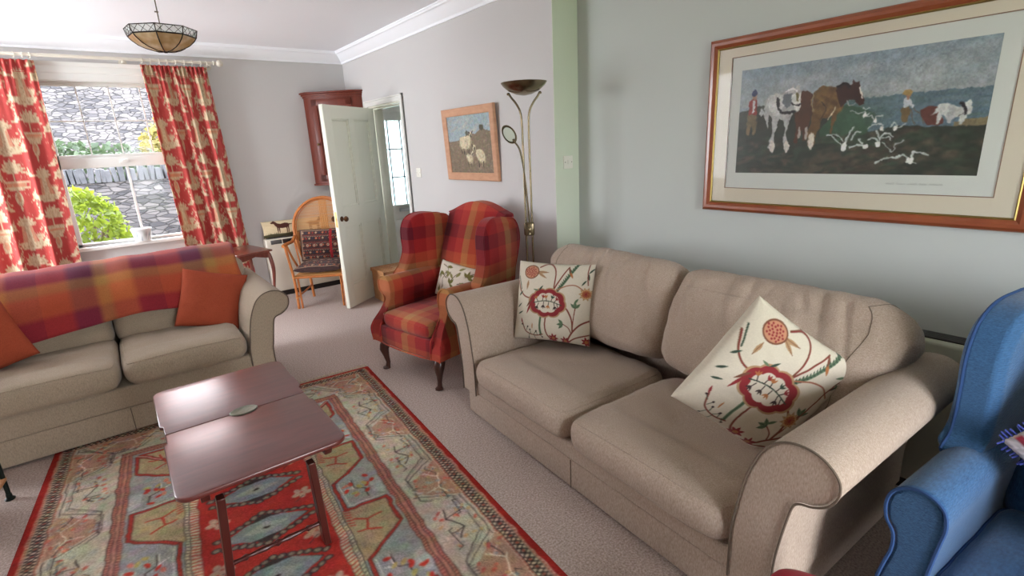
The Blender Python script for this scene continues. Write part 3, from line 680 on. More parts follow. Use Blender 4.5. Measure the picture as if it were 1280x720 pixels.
def crewel(star=(.95, .37), v=0):
    c = Canvas(300, 300, CR); c.noise(.03, 1, 3)
    st = lambda p, w=.016, col=BRN, k=None: (c.curve(p, w, col), c.curve([(x + .004, y) for x, y in p], w * .35, RDB))
    # stems
    st([(.32, .06), (.42, .01), (.50, .04), (.545, .14), (.54, .34)]); st([(.54, .34), (.60, .22), (.70, .04)])
    c.curve([(.57, .37), (.66, .25), (.74, .12), (.80, 0)], .034, GRN); c.curve([(.57, .37), (.66, .25), (.74, .12), (.80, 0)], .006, DGR)
    for t in np.linspace(0, 1, 16): x = .57 + .23 * t; y = .37 - .37 * t; c.leaf(x, y, .03, .012, -1.9, DGR); c.leaf(x, y, .03, .012, .2, DGR)
    c.leaf(.72, .10, .10, .03, 1.0, ORN); c.leaf(.70, .04, .09, .025, 1.2, BRN)
    st([(.02, .26), (.07, .38), (.15, .45), (.26, .47)]); c.curve([(.03, .2), (.08, .36)], .012, DGR)
    st([(.58, .34), (.70, .28), (.82, .27), (.92, .33)], .014, TAN)
    st([(.66, .53), (.74, .58), (.80, .70), (.81, .84)], .018); st([(.72, 1.0), (.80, .86), (.90, .75), (1.0, .69)], .018)
    st([(.74, .99), (.84, .92), (1.0, .86)], .014); st([(.81, .80), (.83, .62), (.84, .55)], .01); st([(.79, .86), (.76, .80), (.69, .76)], .01)
    st([(.46, .68), (.45, .80), (.48, .92), (.55, .99)], .016); c.curve([(.39, .70), (.38, .82), (.40, .92)], .028, GRN); c.curve([(.39, .70), (.38, .82), (.40, .92)], .006, DGR)
    st([(.14, .79), (.20, .90), (.32, .94), (.42, .92)], .012, BRN)
    for x, y, a in ((.17, .84, -2.4), (.2, .88, -1.2), (.26, .92, -1.8), (.3, .93, -.9), (.35, .93, -1.9), (.38, .92, .8), (.24, .93, 1.8), (.31, .95, 1.4)):
        c.line([(x, y), (x + .05 * math.cos(a), y + .05 * math.sin(a))], .006, DGR); c.ell(x + .05 * math.cos(a), y + .05 * math.sin(a), .010, .010, BLK)
    c.leaf(.14, .80, .08, .02, -1.9, RDB); c.leaf(.28, .86, .08, .016, -1.6, ORN)
    # pomegranate
    for a in (0.0, .5, 2.2, 2.7): c.leaf(.29, .12, .16 if a < 1 else .12, .035, a, TAN, vein=BRN)
    c.leaf(.18, .24, .12, .035, 1.7, TAN, vein=BRN)
    c.ell(.215, .13, .105, .088, BRN, ang=-.3); c.ell(.215, .13, .092, .075, (176, 124, 96), ang=-.3)
    for k in range(26):
        a = k * 2.4; r_ = .07 * math.sqrt((k + .5) / 26); c.ell(.215 + r_ * math.cos(a) * 1.15, .13 + r_ * math.sin(a) * .9, .009, .008, RDB)
    # medallion
    def lobes(R, col, k=8, off=.22):
        for i in range(k):
            a = 2 * PI * i / k + off; c.ell(.465 + .11 * R * math.cos(a) * 1.22, .51 + .085 * R * math.sin(a), .085 * R, .078 * R, col)
        c.ell(.465, .51, .14 * R, .11 * R, col)
    lobes(1.22, TAN); lobes(1.12, RDB); lobes(.80, CR)
    c.curve([(.28, .52), (.40, .49), (.52, .49), (.66, .53)], .010, DGR)
    for x, y, a, q in ((.34, .50, -2.1, ORN), (.40, .49, -1.4, RDB), (.46, .49, -1.8, ORN), (.52, .49, -1.3, DGR), (.56, .50, -.9, RDB), (.35, .52, 1.9, BLK), (.42, .50, 1.6, BLK), (.49, .50, 1.7, ORN), (.56, .51, 1.3, BLK), (.60, .52, 1.2, RDB)):
        c.line([(x, y), (x + .07 * math.cos(a), y + .07 * math.sin(a))], .009, BLK)
        for d_ in (-.6, 0, .6): c.leaf(x + .04 * math.cos(a), y + .04 * math.sin(a), .05, .016, a + d_, q)
    c.leaf(.26, .47, .14, .03, 2.2, BRN); c.leaf(.25, .50, .18, .03, 1.9, RDB); c.leaf(.34, .36, .09, .022, -.9, DGR); c.leaf(.34, .36, .08, .022, 3.3, GRN)
    # star flower
    sx_, sy_ = star
    for k in range(10): c.leaf(sx_, sy_, .085, .035, k * 2 * PI / 10, TAN)
    c.ell(sx_, sy_, .055, .055, (212, 186, 130))
    for k in range(10): c.leaf(sx_, sy_, .062, .02, k * 2 * PI / 10 + .3, ORN); c.line([(sx_, sy_), (sx_ + .05 * math.cos(k * .628), sy_ + .05 * math.sin(k * .628))], .006, RDB)
    c.leaf(sx_ - .08, sy_ + .06, .09, .03, 2.2, GRN, vein=DGR)
    # small leaves, thistle
    for x, y, a in ((.84, .55, -1.6), (.84, .55, -2.4), (.84, .55, -.8), (.69, .76, 3.0), (.69, .76, -2.4), (.69, .76, 2.3)): c.leaf(x, y, .08, .038, a, GRN, vein=DGR)
    for x, y, a in ((.95, .12, 1.4), (.95, .12, -.9), (.94, .2, 2.2), (.05, .45, -.9), (.04, .60, -.8), (.06, .68, -.5)): c.leaf(x, y, .09, .02, a, DGR)
    st([(.94, .0), (.94, .12), (.96, .26)], .01)
    for x, y in ((.56, .955), (.71, .975), (.97, .95)):
        for k in range(7): c.leaf(x, y, .065, .028, k * .9, RDB)
        c.ell(x, y, .02, .02, ORN)
    if v:
        st([(star[0] + .05, star[1] - .04), (.90, .22), (1.0, .06)], .012); c.leaf(.985, .03, .05, .05, 1.6, (190, 50, 50)); c.leaf(.9, .2, .09, .026, .4, GRN, vein=DGR); c.leaf(.93, .12, .08, .026, 2.6, GRN, vein=DGR)
    return c
o = tag(pillow('cushion', .455, .455, .15, M_crewel, crewel(), n=170, seed=1.0, pinch=.045), 'square cream cushion with crewel flowers, upright against the far arm of the oatmeal sofa', 'cushion', 'crewel-embroidered cushions on the oatmeal sofa')
pose(o, (1.862, 2.07, .665), (.46, -.885, .0), (.26, .14, .955))
o = tag(pillow('cushion', .475, .475, .15, M_crewel, crewel((.80, .62), 1), n=170, seed=4.0, pinch=.045), 'crewel-flowered cream cushion tipped on its corner against the nearer arm of the oatmeal sofa', 'cushion', 'crewel-embroidered cushions on the oatmeal sofa')
pose(o, (1.735, .805, .668), (.64, -.48, -.598), (.44, -.40, .80))
def vine():
    c = Canvas(260, 180, (214, 206, 190)); c.noise(.04, 1, 4); g, g2, br = (112, 112, 52), (142, 140, 84), (96, 82, 60)
    for P in ([(.02, .5), (.15, .35), (.3, .45), (.38, .25)], [(.2, .98), (.24, .7), (.2, .5), (.3, .2), (.12, .1)], [(.4, .55), (.5, .35), (.6, .2)], [(.55, .9), (.65, .7), (.8, .6)], [(.75, .3), (.85, .2), (.97, .1)], [(.35, .9), (.45, .7), (.42, .55)], [(.6, .55), (.7, .5), (.78, .55)]):
        c.curve(P, .014, br)
    for x, y, a in ((.38, .28, 2.4), (.38, .28, .9), (.38, .3, 3.3), (.42, .6, -1.0), (.42, .6, -2.0), (.42, .6, .5), (.62, .2, 2.2), (.3, .95, -1.2), (.3, .95, -.5), (.15, .9, -1.6), (.22, .95, -2.4), (.8, .3, -.6), (.8, .3, -1.5), (.8, .3, -2.4), (.8, .3, .2), (.68, .5, 0), (.66, .48, .7), (.85, .65, -.5), (.85, .65, -1.6), (.1, .3, 1.4), (.1, .3, .5), (.5, .85, -.4), (.6, .8, .6), (.55, .15, -.5), (.25, .12, 0)):
        c.leaf(x, y, .14, .06, a, g if (x * 37) % 2 > 1 else g2, vein=br)
    c.curve([(.2, .38), (.26, .3), (.31, .36), (.27, .43), (.22, .4)], .012, br)
    return c
o = tag(pillow('cushion', .41, .27, .12, M_crewel, vine(), n=90, ny=60, seed=5.0, pinch=.06), 'small oblong cream cushion with olive leaf sprays on the checked wing chair', 'cushion')
pose(o, (1.90, 3.16, .575), (.24, -.96, -.10), (.32, .05, .94))

# ================================================================== WING CHAIR
PC = [(1.1, rgb(146, 34, 36)), (.9, rgb(176, 62, 50)), (.7, rgb(178, 128, 76)), (.8, rgb(176, 84, 50)), (1.1, rgb(152, 38, 38)), (1, rgb(92, 22, 34))]
PX = plaid('wing_check_xz', (0, 2), .52, PC, (.20, .06), .012)
PYZ = plaid('wing_check_yz', (1, 2), .52, PC, (.10, .06), .012)
PXY = plaid('wing_check_xy', (0, 1), .52, PC, (.20, .16), .012)
M_mahog = mat('dark_mahogany', rgb(62, 32, 24), .3, spec=.5, coat=.3, bump=(30, .1))
wc = tag(empty('wing_armchair', (1.37, 3.05, 0), math.radians(-79)), 'red and orange checked wing armchair with dark cabriole legs', 'armchair')
def wing_chair():
    s = wc
    # seat box with a gently bowed front
    m = MB(); prof = [(-.285, .012), (-.2, .0), (0, -.010), (.2, .0), (.285, .012), (.285, .70), (-.285, .70)]
    m.prism(prof, .215, .345, axes=(0, 1, 2), bev=.015, seg=3); m.build('seat_frame', PX, s)
    MB().tube([(-.33, .012, .222), (-.2, -.012, .222), (0, -.02, .222), (.2, -.012, .222), (.33, .012, .222)], .006, 6).build('piping', PX, s)
    c = puff('seat_cushion', (-.275, .0, .335), (.275, .58, .455), PXY, s, e=7, ez=2.2, crown=.18, wr=.003, n=(26, 26, 8))
    pts = [(math.copysign(min(1, abs(math.cos(a)) ** .25), math.cos(a)) * .268, .29 + math.copysign(abs(math.sin(a)) ** .25, math.sin(a)) * .283, .43) for a in np.linspace(0, 2 * PI, 60, endpoint=False)]
    MB().tube(pts, .005, 6, closed=True).build('cushion_piping', PXY, c)
    # back with a camel crest
    nx, nz = 20, 24; R = []
    def backpt(u, v, sd):
        hw = .285 + .015 * v; x = u * hw; top = 1.06 + .085 * math.cos(u * PI / 2) ** 1.3
        z = .40 + (top - .40) * v; y0 = .555 + .20 * v - .03 * math.sin(v * PI)
        bulge = .030 * (1 - u * u) * math.sin(min(1, v * 1.1) * PI * .9 + .1)
        return (x, (y0 - bulge) if sd else (y0 + .15 - .03 * v), z)
    vs = []; fs = []
    for sd in (1, 0):
        for j in range(nz + 1):
            for i in range(nx + 1): vs.append(backpt(2 * i / nx - 1, j / nz, sd))
    M_ = (nx + 1) * (nz + 1)
    for j in range(nz):
        for i in range(nx):
            a = j * (nx + 1) + i; fs.append((a, a + 1, a + nx + 2, a + nx + 1)); fs.append((M_ + a, M_ + a + nx + 1, M_ + a + nx + 2, M_ + a + 1))
    for j in range(nz):
        for i in (0, nx): a = j * (nx + 1) + i; q = (a, a + nx + 1, M_ + a + nx + 1, M_ + a); fs.append(q if i == 0 else q[::-1])
    for i in range(nx):
        a = nz * (nx + 1) + i; fs.append((a, a + 1, M_ + a + 1, M_ + a)); fs.append((i, M_ + i, M_ + i + 1, i + 1))
    b = MB().add(vs, fs).build('backrest', PX, s, ang=80); md = b.modifiers.new('b', 'BEVEL'); md.width = .03; md.segments = 4; md.limit_method = 'ANGLE'; md.angle_limit = math.radians(50)
    MB().tube([tuple(Vector(backpt(2 * i / 30 - 1, 1, 1)) + Vector((0, .012, -.004))) for i in range(31)], .006, 6).build('piping', PX, s)
    for sg in (-1, 1):
        # arm: scroll roll on a waisted panel
        A = [(.275, .22), (.275, .47), (.264, .535), (.257, .595), (.270, .645), (.310, .674), (.355, .670), (.390, .640), (.397, .595), (.378, .556), (.348, .532), (.336, .485), (.345, .42), (.370, .35), (.378, .29), (.36, .22)]
        A = [(p.x * sg, p.z) for p in catmull([(x, 0, z) for x, z in A], 4)]
        # front edge sweeps forward towards the seat rail
        rings = []
        for y, k in ((.0, 0), (.02, .12), (.60, 1), (.66, 1)):
            ring = []
            for x, z in A:
                sweep = max(0, min(1, (z - .30) / .22)); sw = sweep * sweep * (3 - 2 * sweep)
                yy = y + (.115 * sw) * (1 - k)
                ring.append((x, yy, z - .012 * k * (z > .5)))
            rings.append(ring)
        a = MB().loft(rings).build('arm', PYZ, s, ang=50)
        md = a.modifiers.new('b', 'BEVEL'); md.width = .008; md.segments = 2; md.limit_method = 'ANGLE'; md.angle_limit = math.radians(55)
        MB().tube([(x, y - .002, z) for x, y, z in rings[0]], .006, 6).build('piping', PYZ, a)
        # wing
        W = [(.30, .62), (.345, .70), (.385, .80), (.385, .90), (.39, .97), (.42, 1.035), (.48, 1.07), (.56, 1.075), (.66, 1.06), (.76, 1.03), (.80, .90), (.74, .70), (.70, .58), (.50, .58)]
        W = catmull([(0, y, z) for y, z in W], 4, closed=True)
        m = MB(); ra, rb, r0, r1 = [], [], [], []
        for p in W:
            fl = max(0, (.62 - p.y)) * .22
            cy, cz = .57, .83; q = 0.035
            d = Vector((0, p.y - cy, p.z - cz)); dd = d.normalized() * q
            ra.append((sg * (.385 + fl), p.y, p.z)); rb.append((sg * (.305 + fl), p.y, p.z))
            r0.append((sg * (.405 + fl * .9), p.y - dd.y, p.z - dd.z)); r1.append((sg * (.285 + fl * .9), p.y - dd.y, p.z - dd.z))
        m.loft([r0, ra, rb, r1]); w_ = m.build('wing', PYZ, s, ang=50); md = w_.modifiers.new('b', 'BEVEL'); md.width = .018; md.segments = 3; md.limit_method = 'ANGLE'; md.angle_limit = math.radians(25)
        MB().tube(ra, .005, 6, closed=True).build('piping', PYZ, w_)
    for sx in (-.285, .285):
        sg = 1 if sx > 0 else -1; rings = []
        for z, r, ox, oy in ((.225, .034, 0, .06), (.19, .040, .012 * sg, .045), (.15, .034, .018 * sg, .035), (.10, .022, .010 * sg, .04), (.05, .016, 0, .045), (.022, .017, .002 * sg, .04), (.014, .026, .006 * sg, .03), (.004, .027, .006 * sg, .03), (0, .02, .006 * sg, .03)):
            rings.append([(sx + ox + r * math.cos(a), oy + r * math.sin(a), z) for a in np.linspace(0, 2 * PI, 16, endpoint=False)])
        MB().loft(rings).build('leg', M_mahog, s)
        MB().loft([[(sx * .93 + a * t, .66 + b_ * t + (.0 if z > .1 else .035), z) for a, b_ in ((-1, -1), (1, -1), (1, 1), (-1, 1))] for z, t in ((.22, .022), (.11, .019), (0, .015))]).build('leg', M_mahog, s)
wing_chair()

# ================================================================== BLUE ARMCHAIR
M_blue = mat('blue_chenille', rgb(32, 68, 106), .85, spec=.25, bump=(240, .5, (1, .3, 1)), vary=(120, rgb(58, 100, 142), .9, (1.0, .5, 3.0)), sheen=.3)
M_bpipe = mat('blue_piping', rgb(36, 66, 112), .85)
bc = tag(empty('blue_armchair', (1.489, -.026, 0), math.radians(-96)), 'blue chenille wing armchair with rolled arms at the right edge of the picture', 'armchair')
def blue_chair():
    s = bc
    MB().box((-.33, .02, .10), (.33, .74, .235), .02, 3).build('seat_frame', M_blue, s)
    c = puff('seat_cushion', (-.262, -.02, .225), (.262, .62, .355), M_blue, s, e=8, ez=2.2, crown=.18, wr=.004)
    MB().tube(ring(c, 2, .6, 1.003), .005, 6, closed=True).build('cushion_piping', M_bpipe, c)
    for sg in (-1, 1):
        A = [(.258, .10), (.258, .34), (.250, .46), (.246, .515), (.262, .560), (.300, .582), (.345, .575), (.376, .545), (.384, .505), (.374, .465), (.352, .435), (.346, .39), (.356, .33), (.364, .25), (.352, .10)]
        A = [(p.x * sg, p.z) for p in catmull([(x, 0, z) for x, z in A], 4)]
        rings = []
        for y, k in ((.0, 0), (.03, .3), (.40, .8), (.70, 1)):
            rings.append([(x, y + .05 * (1 - k) * max(0, min(1, (z - .3) / .25)), z + .012 * k * (z > .45)) for x, z in A])
        a = MB().loft(rings).build('arm', M_blue, s, ang=50); md = a.modifiers.new('b', 'BEVEL'); md.width = .012; md.segments = 3; md.limit_method = 'ANGLE'; md.angle_limit = math.radians(55)
        MB().tube([(x, y - .003, z) for x, y, z in rings[0]], .005, 6).build('piping', M_bpipe, a)
        W = catmull([(0, y, z) for y, z in ((.36, .555), (.395, .62), (.40, .74), (.395, .86), (.42, .955), (.49, 1.012), (.60, 1.03), (.72, 1.02), (.80, .96), (.80, .75), (.76, .52), (.56, .50))], 4, closed=True)
        rr = [[], [], [], []]
        for p in W:
            d = Vector((0, p.y - .58, p.z - .77)).normalized() * .03; fl = max(0, (.62 - p.y)) * .12
            for q, (xx, k) in enumerate(((.365, 1), (.345, 0), (.275, 0), (.255, 1))): rr[q].append((sg * (xx + fl), p.y - d.y * k, p.z - d.z * k))
        w_ = MB().loft(rr).build('wing', M_blue, s, ang=50); md = w_.modifiers.new('b', 'BEVEL'); md.width = .016; md.segments = 3; md.limit_method = 'ANGLE'; md.angle_limit = math.radians(25)
        MB().tube(rr[1], .005, 6, closed=True).build('piping', M_bpipe, w_)
    b = puff('backrest', (-.285, -.39, -.085), (.285, .39, .085), M_blue, s, e=6, ez=2, crown=.12, wr=.004, n=(30, 34, 8))
    b.location = (0, .70, .64); b.rotation_euler = (math.radians(78), 0, 0)
    for x in (-.27, .27):
        for y in (.07, .68): MB().lathe([(.028, .10), (.03, .07), (.02, .01), (.018, 0)], 14, c=(x, y, 0)).build('leg', M_mahog, s)
blue_chair()
cvb = Canvas(160, 160, (196, 190, 196))
for k in range(9): cvb.line([(0, .06 + k * .12), (1, .06 + k * .12)], .045, [(52, 34, 46), (150, 40, 60), (44, 40, 66)][k % 3])
cvb.noise(.25, 2, 9)
fc = tag(empty('fringed_cushion'), 'fringed cushion with dark and pink stripes on the blue armchair', 'cushion')
pb = pillow('cushion_cover', .38, .38, .12, M_crewel, cvb, n=60, seed=9.0, pinch=.03, parent=fc)
fm = MB()
for e in range(4):
    for i in range(34):
        t = -0.185 + .37 * i / 33; d = .022 + .01 * RS.rand(); j = RS.uniform(-.006, .006)
        p0, p1 = [((t, 0, .18), (t + j, j, .18 + d)), ((t, 0, -.18), (t + j, j, -.18 - d)), ((.18, 0, t), (.18 + d, j, t + j)), ((-.18, 0, t), (-.18 - d, j, t + j))][e]
        fm.tube([p0, p1], .0025, 5)
f_ = fm.build('fringe', mat('blue_fringe', rgb(60, 70, 150), .9), fc); f_['kind'] = 'stuff'
pose(fc, (1.92, -.08, .68), (-.02, -.74, -.60), (.32, -.60, .73))

# red leather footstool at the bottom edge
M_redl = mat('red_leather', rgb(150, 28, 48), .5, spec=.4, bump=(90, .2))
fs_ = tag(empty('footstool', (1.125, .325, 0), .35), 'dark red padded footstool at the bottom edge, in front of the oatmeal sofa', 'footstool')
c = puff('padded_top', (-.17, -.14, .30), (.17, .14, .43), M_redl, fs_, e=4, ez=2.2, crown=.25, n=(22, 20, 8))
MB().tube([(math.copysign(abs(math.cos(a)) ** .45, math.cos(a)) * .166, math.copysign(abs(math.sin(a)) ** .45, math.sin(a)) * .136, .33) for a in np.linspace(0, 2 * PI, 40, endpoint=False)], .005, 6, closed=True).build('piping', M_redl, c)
MB().box((-.155, -.125, .24), (.155, .125, .31), .01).build('frame', M_mahog, fs_)
for x in (-.12, .12):
    for y in (-.09, .09): MB().lathe([(.022, .25), (.018, .2), (.024, .17), (.014, .08), (.018, .02), (.012, 0)], 12, c=(x, y, 0)).build('leg', M_mahog, fs_)
# ================================================================== RUG
def rug_canvas():
    W, Ln = 1.79, 2.95; S = 260
    c = Canvas(int(W * S), int(Ln * S), (176, 68, 56)); c.sx = c.sy = S     # paint in metres
    CRM, PNK, PALE, YEL, BLU, GRY, RED, BRK, DK, TN = (190, 178, 154), (172, 136, 114), (184, 174, 154), (164, 146, 112), (148, 148, 142), (138, 138, 130), (160, 62, 52), (124, 64, 54), (66, 56, 54), (160, 132, 104)
    def rect(x0, y0, x1, y1, col): c.poly([(x0, y0), (x1, y0), (x1, y1), (x0, y1)], col)
    b0, b1, b2, b3, b4 = .032, .105, .325, .378, .60   # selvage | zigzag | outer band | guard | inner band
    rect(0, 0, W, Ln, (152, 44, 38))
    rect(b0, b0, W - b0, Ln - b0, (206, 184, 156)); rect(b1, b1, W - b1, Ln - b1, PALE)
    # helper frames: four sides, each with local (t along, d inwards)
    sides = [(lambda t, d: (d, t), Ln), (lambda t, d: (W - d, t), Ln), (lambda t, d: (t, d), W), (lambda t, d: (t, Ln - d), W)]
    r = np.random.RandomState(4)
    def mitre(d): return d
    for f, T in sides:
        # zigzag guard
        p = .046; n = int((T - 2 * b0) / p)
        for k in range(n):
            t = b0 + k * p
            c.line([f(t, b0 + .018), f(t + p / 2, b1 - .018), f(t + p, b0 + .018)], .0058, (44, 36, 36)); c.line([f(t, b1 - .018), f(t + p / 2, b0 + .018), f(t + p, b1 - .018)], .0058, (44, 36, 36)); c.ell(*f(t + p / 2, (b0 + b1) / 2), .006, .006, (150, 74, 60))
        for d in (b0 + .007, b1 - .007):
            for k in range(int((T - 2 * b0) / .020)): c.line([f(b0 + k * .020, d), f(b0 + k * .020 + .010, d)], .007, (150, 84, 68))
        c.line([f(b0, b0 + .015), f(T - b0, b0 + .015)], .003, DK); c.line([f(b1, b1 - .013), f(T - b1, b1 - .013)], .003, DK)
        # outer band: interlocking pink and cream polygons
        P = .62; t = b1 - .25
        while t < T - b1:
            i_, o_ = b1 + .012, b2 - .035
            zig = [(t, i_), (t + .36, i_), (t + .46, o_), (t + .56, o_)]
            def cl(t_, d): return f(min(max(t_, max(d, b1)), T - max(d, b1)), d)
            c.poly([cl(t + .02, b1), cl(t + .30, b1), cl(t + .40, b2 - .05), cl(t + .02 - .06, b2 - .05)][:4], PALE)
            c.poly([cl(t + .30, b1), cl(t + .62, b1), cl(t + .53, b2 - .06), cl(t + .42, b2 - .06)], PNK)
            for q, col in ((0, DK), (.010, PALE), (.020, (130, 126, 120)), (.030, DK)):
                c.line([cl(t, i_ + q + .0), cl(t + .02, i_ + q), cl(t + .30 - q, i_ + q)], .0035, col)
                c.line([cl(t + .28 - q, i_ + q), cl(t + .40 - q, o_ - q * .3), cl(t + .53 + q, o_ - q * .3), cl(t + .62 + q, i_ + .02 + q)], .0035, col)
            for a in range(9): x0 = t + .40 + a * .015; c.line([cl(x0, o_ - .012), cl(x0 + .006, o_ - .03)], .003, DK)
            for (tc, dc, sc2) in ((t + .07, b1 + .06, .6), (t + .24, b2 - .07, .7), (t + .38, b1 + .05, .55), (t + .56, b1 + .06, .7), (t + .50, b2 - .045, .5)):
                if tc < b1 + .04 or tc > T - b1 - .04: continue
                a = r.uniform(0, 3.1); L_ = .10 * sc2
                for q in range(4):
                    aa = a + q * 1.5 + r.uniform(-.3, .3); x1, y1 = tc + L_ * math.cos(aa) * .8, dc + L_ * math.sin(aa) * .5
                    c.line([cl(tc, dc), cl(x1, y1), cl(x1 + L_ * .4 * math.cos(aa + 1.5), y1 + L_ * .3 * math.sin(aa + 1.5))], .0038, DK if q % 2 else (216, 206, 186))
                for k in range(6): x, y = cl(tc + r.uniform(-.05, .05), dc + r.uniform(-.03, .03)); c.ell(x, y, .009, .006, [(190, 104, 88), (160, 158, 150), (184, 152, 108), (120, 128, 128)][r.randint(4)], .8, r.uniform(0, 3))
            # stylised branches and rosettes
            for (tc, dc, s1) in ((t + .15, (b1 + b2) / 2 - .01, 1), (t + .47, b1 + .075, -1)):
                if tc < b1 or tc > T - b1: continue
                colr = DK if s1 > 0 else (226, 214, 190)
                c.line([cl(tc - .09, dc + .02), cl(tc - .03, dc + .035 * s1), cl(tc + .05, dc - .01), cl(tc + .10, dc + .03 * s1)], .0055, colr)
                c.line([cl(tc - .03, dc + .035 * s1), cl(tc - .05, dc - .05)], .0045, colr); c.line([cl(tc + .05, dc - .01), cl(tc + .06, dc + .055)], .0045, colr)
                for k in range(14):
                    x, y = cl(tc + r.uniform(-.13, .13), dc + r.uniform(-.08, .08)); c.ell(x, y, .012, .008, [(196, 110, 92), (164, 160, 152), (190, 158, 112), (180, 90, 78)][r.randint(4)], .85, r.uniform(0, 3))
            t += P
        # double brick guard
        c.poly([f(b2, b2), f(T - b2, b2), f(T - b3, b3), f(b3, b3)], (176, 122, 104))
        for d in (b2, (b2 + b3) / 2 - .009, (b2 + b3) / 2 + .009, b3): c.line([f(d, d), f(T - d, d)], .003, DK)
        for d in (b2 + .009, b3 - .009):
            k = b2
            while k < T - b2: c.line([f(k, d - .005), f(k + .004, d + .005)], .0035, (110, 50, 44)); k += .016
        # inner band: ochre and blue trapezoids divided by a red meander
        i_, o_ = b3 + .006, b4 - .02; c.poly([f(b3, b3), f(T - b3, b3), f(T - b4, b4), f(b4, b4)], BLU)
        P = .56; t = b3 - .2
        while t < T - b3:
            def cl(t_, d): return f(min(max(t_, max(d, b3)), T - max(d, b3)), d)
            c.poly([cl(t + .22, o_), cl(t + .23, i_ + .02), cl(t + .42, i_), cl(t + .56, o_)], YEL)
            c.poly([cl(t + .22, o_ + .02), cl(t + .22, o_), cl(t + .56, o_), cl(t + .56, o_ + .02)], YEL)
            c.poly([cl(t + .05, i_), cl(t + .2, i_), cl(t + .16, i_ + .05), cl(t + .08, i_ + .05)], (172, 172, 164))
            mz = [cl(t, o_), cl(t + .22, o_), cl(t + .23, i_ + .015), cl(t + .42, i_ + .015), cl(t + .56, o_)]
            c.line(mz, .019, DK); c.line(mz, .014, RED)
            mz2 = [cl(t + .01, o_ - .022), cl(t + .20, o_ - .022), cl(t + .21, i_ + .012)]; c.line(mz2, .004, (214, 206, 190))
            for (tc, dc, k1) in ((t + .11, (i_ + o_) / 2 - .01, 0), (t + .36, (i_ + o_) / 2 + .03, 1)):
                if tc < b3 + .05 or tc > T - b3 - .05: continue
                if k1:
                    c.line([cl(tc - .06, dc + .05), cl(tc - .03, dc), cl(tc + .03, dc + .02), cl(tc + .06, dc - .03)], .010, (168, 70, 54)); c.line([cl(tc - .03, dc), cl(tc - .04, dc - .06)], .009, (168, 70, 54)); c.line([cl(tc + .03, dc + .02), cl(tc + .02, dc + .06)], .009, (168, 70, 54))
                    for a in range(7): x0 = tc - .12 + a * .018; c.line([cl(x0 - .02, o_ + .012), cl(x0 - .01, o_ - .01)], .006, (168, 60, 48))
                else:
                    c.line([cl(tc - .09, dc + .03), cl(tc - .02, dc + .03), cl(tc, dc - .01), cl(tc + .07, dc - .01)], .005, DK); c.line([cl(tc - .09, dc + .036), cl(tc - .02, dc + .036)], .005, (220, 214, 200))
                    c.line([cl(tc - .02, dc + .03), cl(tc - .04, dc + .07)], .005, (220, 214, 200))
                    for k in range(12):
                        x, y = cl(tc + r.uniform(-.10, .10), dc + r.uniform(-.07, .07)); c.ell(x, y, .017, .010, [(186, 62, 50), (186, 62, 50), (170, 156, 96), (196, 120, 100)][r.randint(4)], .95, r.uniform(0, 3))
            t += P
        # field guard
        c.poly([f(b4, b4), f(T - b4, b4), f(T - b4 - .055, b4 + .055), f(b4 + .055, b4 + .055)], (196, 182, 152))
        for d in (b4, b4 + .018, b4 + .055): c.line([f(d, d), f(T - d, d)], .0035, DK)
        k = b4
        while k < T - b4: c.line([f(k, b4 + .024), f(k + .010, b4 + .050)], .007, (168, 72, 58)); c.line([f(k + .008, b4 + .006), f(k + .014, b4 + .012)], .004, DK); k += .02
    m0 = b4 + .055; rect(m0, m0, W - m0, Ln - m0, (172, 56, 48))
    # field: grey-blue lobed medallions ringed with rosettes, pale flowers between
    y = m0 + .14; odd = 0
    while y < Ln - m0 - .05:
        cx = W / 2; a, h = .165, .085
        for sgn in (-1, 1):
            for q in np.linspace(-.95, .95, 13):
                xx = cx + q * (a + .03); yy = y + sgn * (h * (1 - abs(q)) + .022)
                c.ell(xx, yy, .019, .015, DK); c.ell(xx, yy, .012, .010, (136, 124, 104))
        c.poly([(cx - a - .01, y), (cx, y - h - .01), (cx + a + .01, y), (cx, y + h + .01)], DK)
        c.poly([(cx - a, y), (cx - a * .4, y - h * .75), (cx + a * .4, y - h * .75), (cx + a, y), (cx + a * .4, y + h * .75), (cx - a * .4, y + h * .75)], (132, 140, 138))
        c.poly([(cx - a * .6, y), (cx, y - h * .5), (cx + a * .6, y), (cx, y + h * .5)], (152, 156, 146)); c.ell(cx, y, .015, .008, DK)
        for sx in (-1, 1):
            for k in range(5):
                an = k * 1.256 + .4; c.ell(cx + sx * .175 + .028 * math.cos(an), y - .155 + .022 * math.sin(an), .020, .014, (188, 158, 134), .95, an)
            c.line([(cx + sx * .175, y - .13), (cx + sx * .14, y - .10)], .004, DK)
        y += .31
    c.warp(1.4, 14, 3); c.warp(.7, 6, 9); c.noise(.13, 1, 5); c.noise(.10, 9, 6, .6); c.noise(.07, 40, 8)
    return c
rugc = rug_canvas()
M_rug = paintmat('rug_wool', 1.0, bump=(500, .7), spec=.05)
rug = tag(empty('rug'), 'faded red rug with patterned borders, medallions and fringed ends under the folding table', 'rug')
nx, ny = 460, 740; RW, RL = 1.79, 2.95
def rugfn(P, u, v):
    P = P.copy(); P[:, 1] = 0
    z = .009 + np.array([max(0, noise.noise(Vector((a * 2.5, b * 4, 0)))) * .004 for a, b in zip(u, v)])
    edge = np.minimum(np.minimum(u, 1 - u) * RW, np.minimum(v, 1 - v) * RL); z *= np.clip(edge / .012, .15, 1)
    wob = np.array([noise.noise(Vector((b * 2.2, 3, 1))) * .012 for b in v])
    return np.stack([P[:, 0] + wob, P[:, 2], z], 1)
sheet('pile', RW, RL, nx, ny, rugc, M_rug, rug, rugfn)
fm = MB()
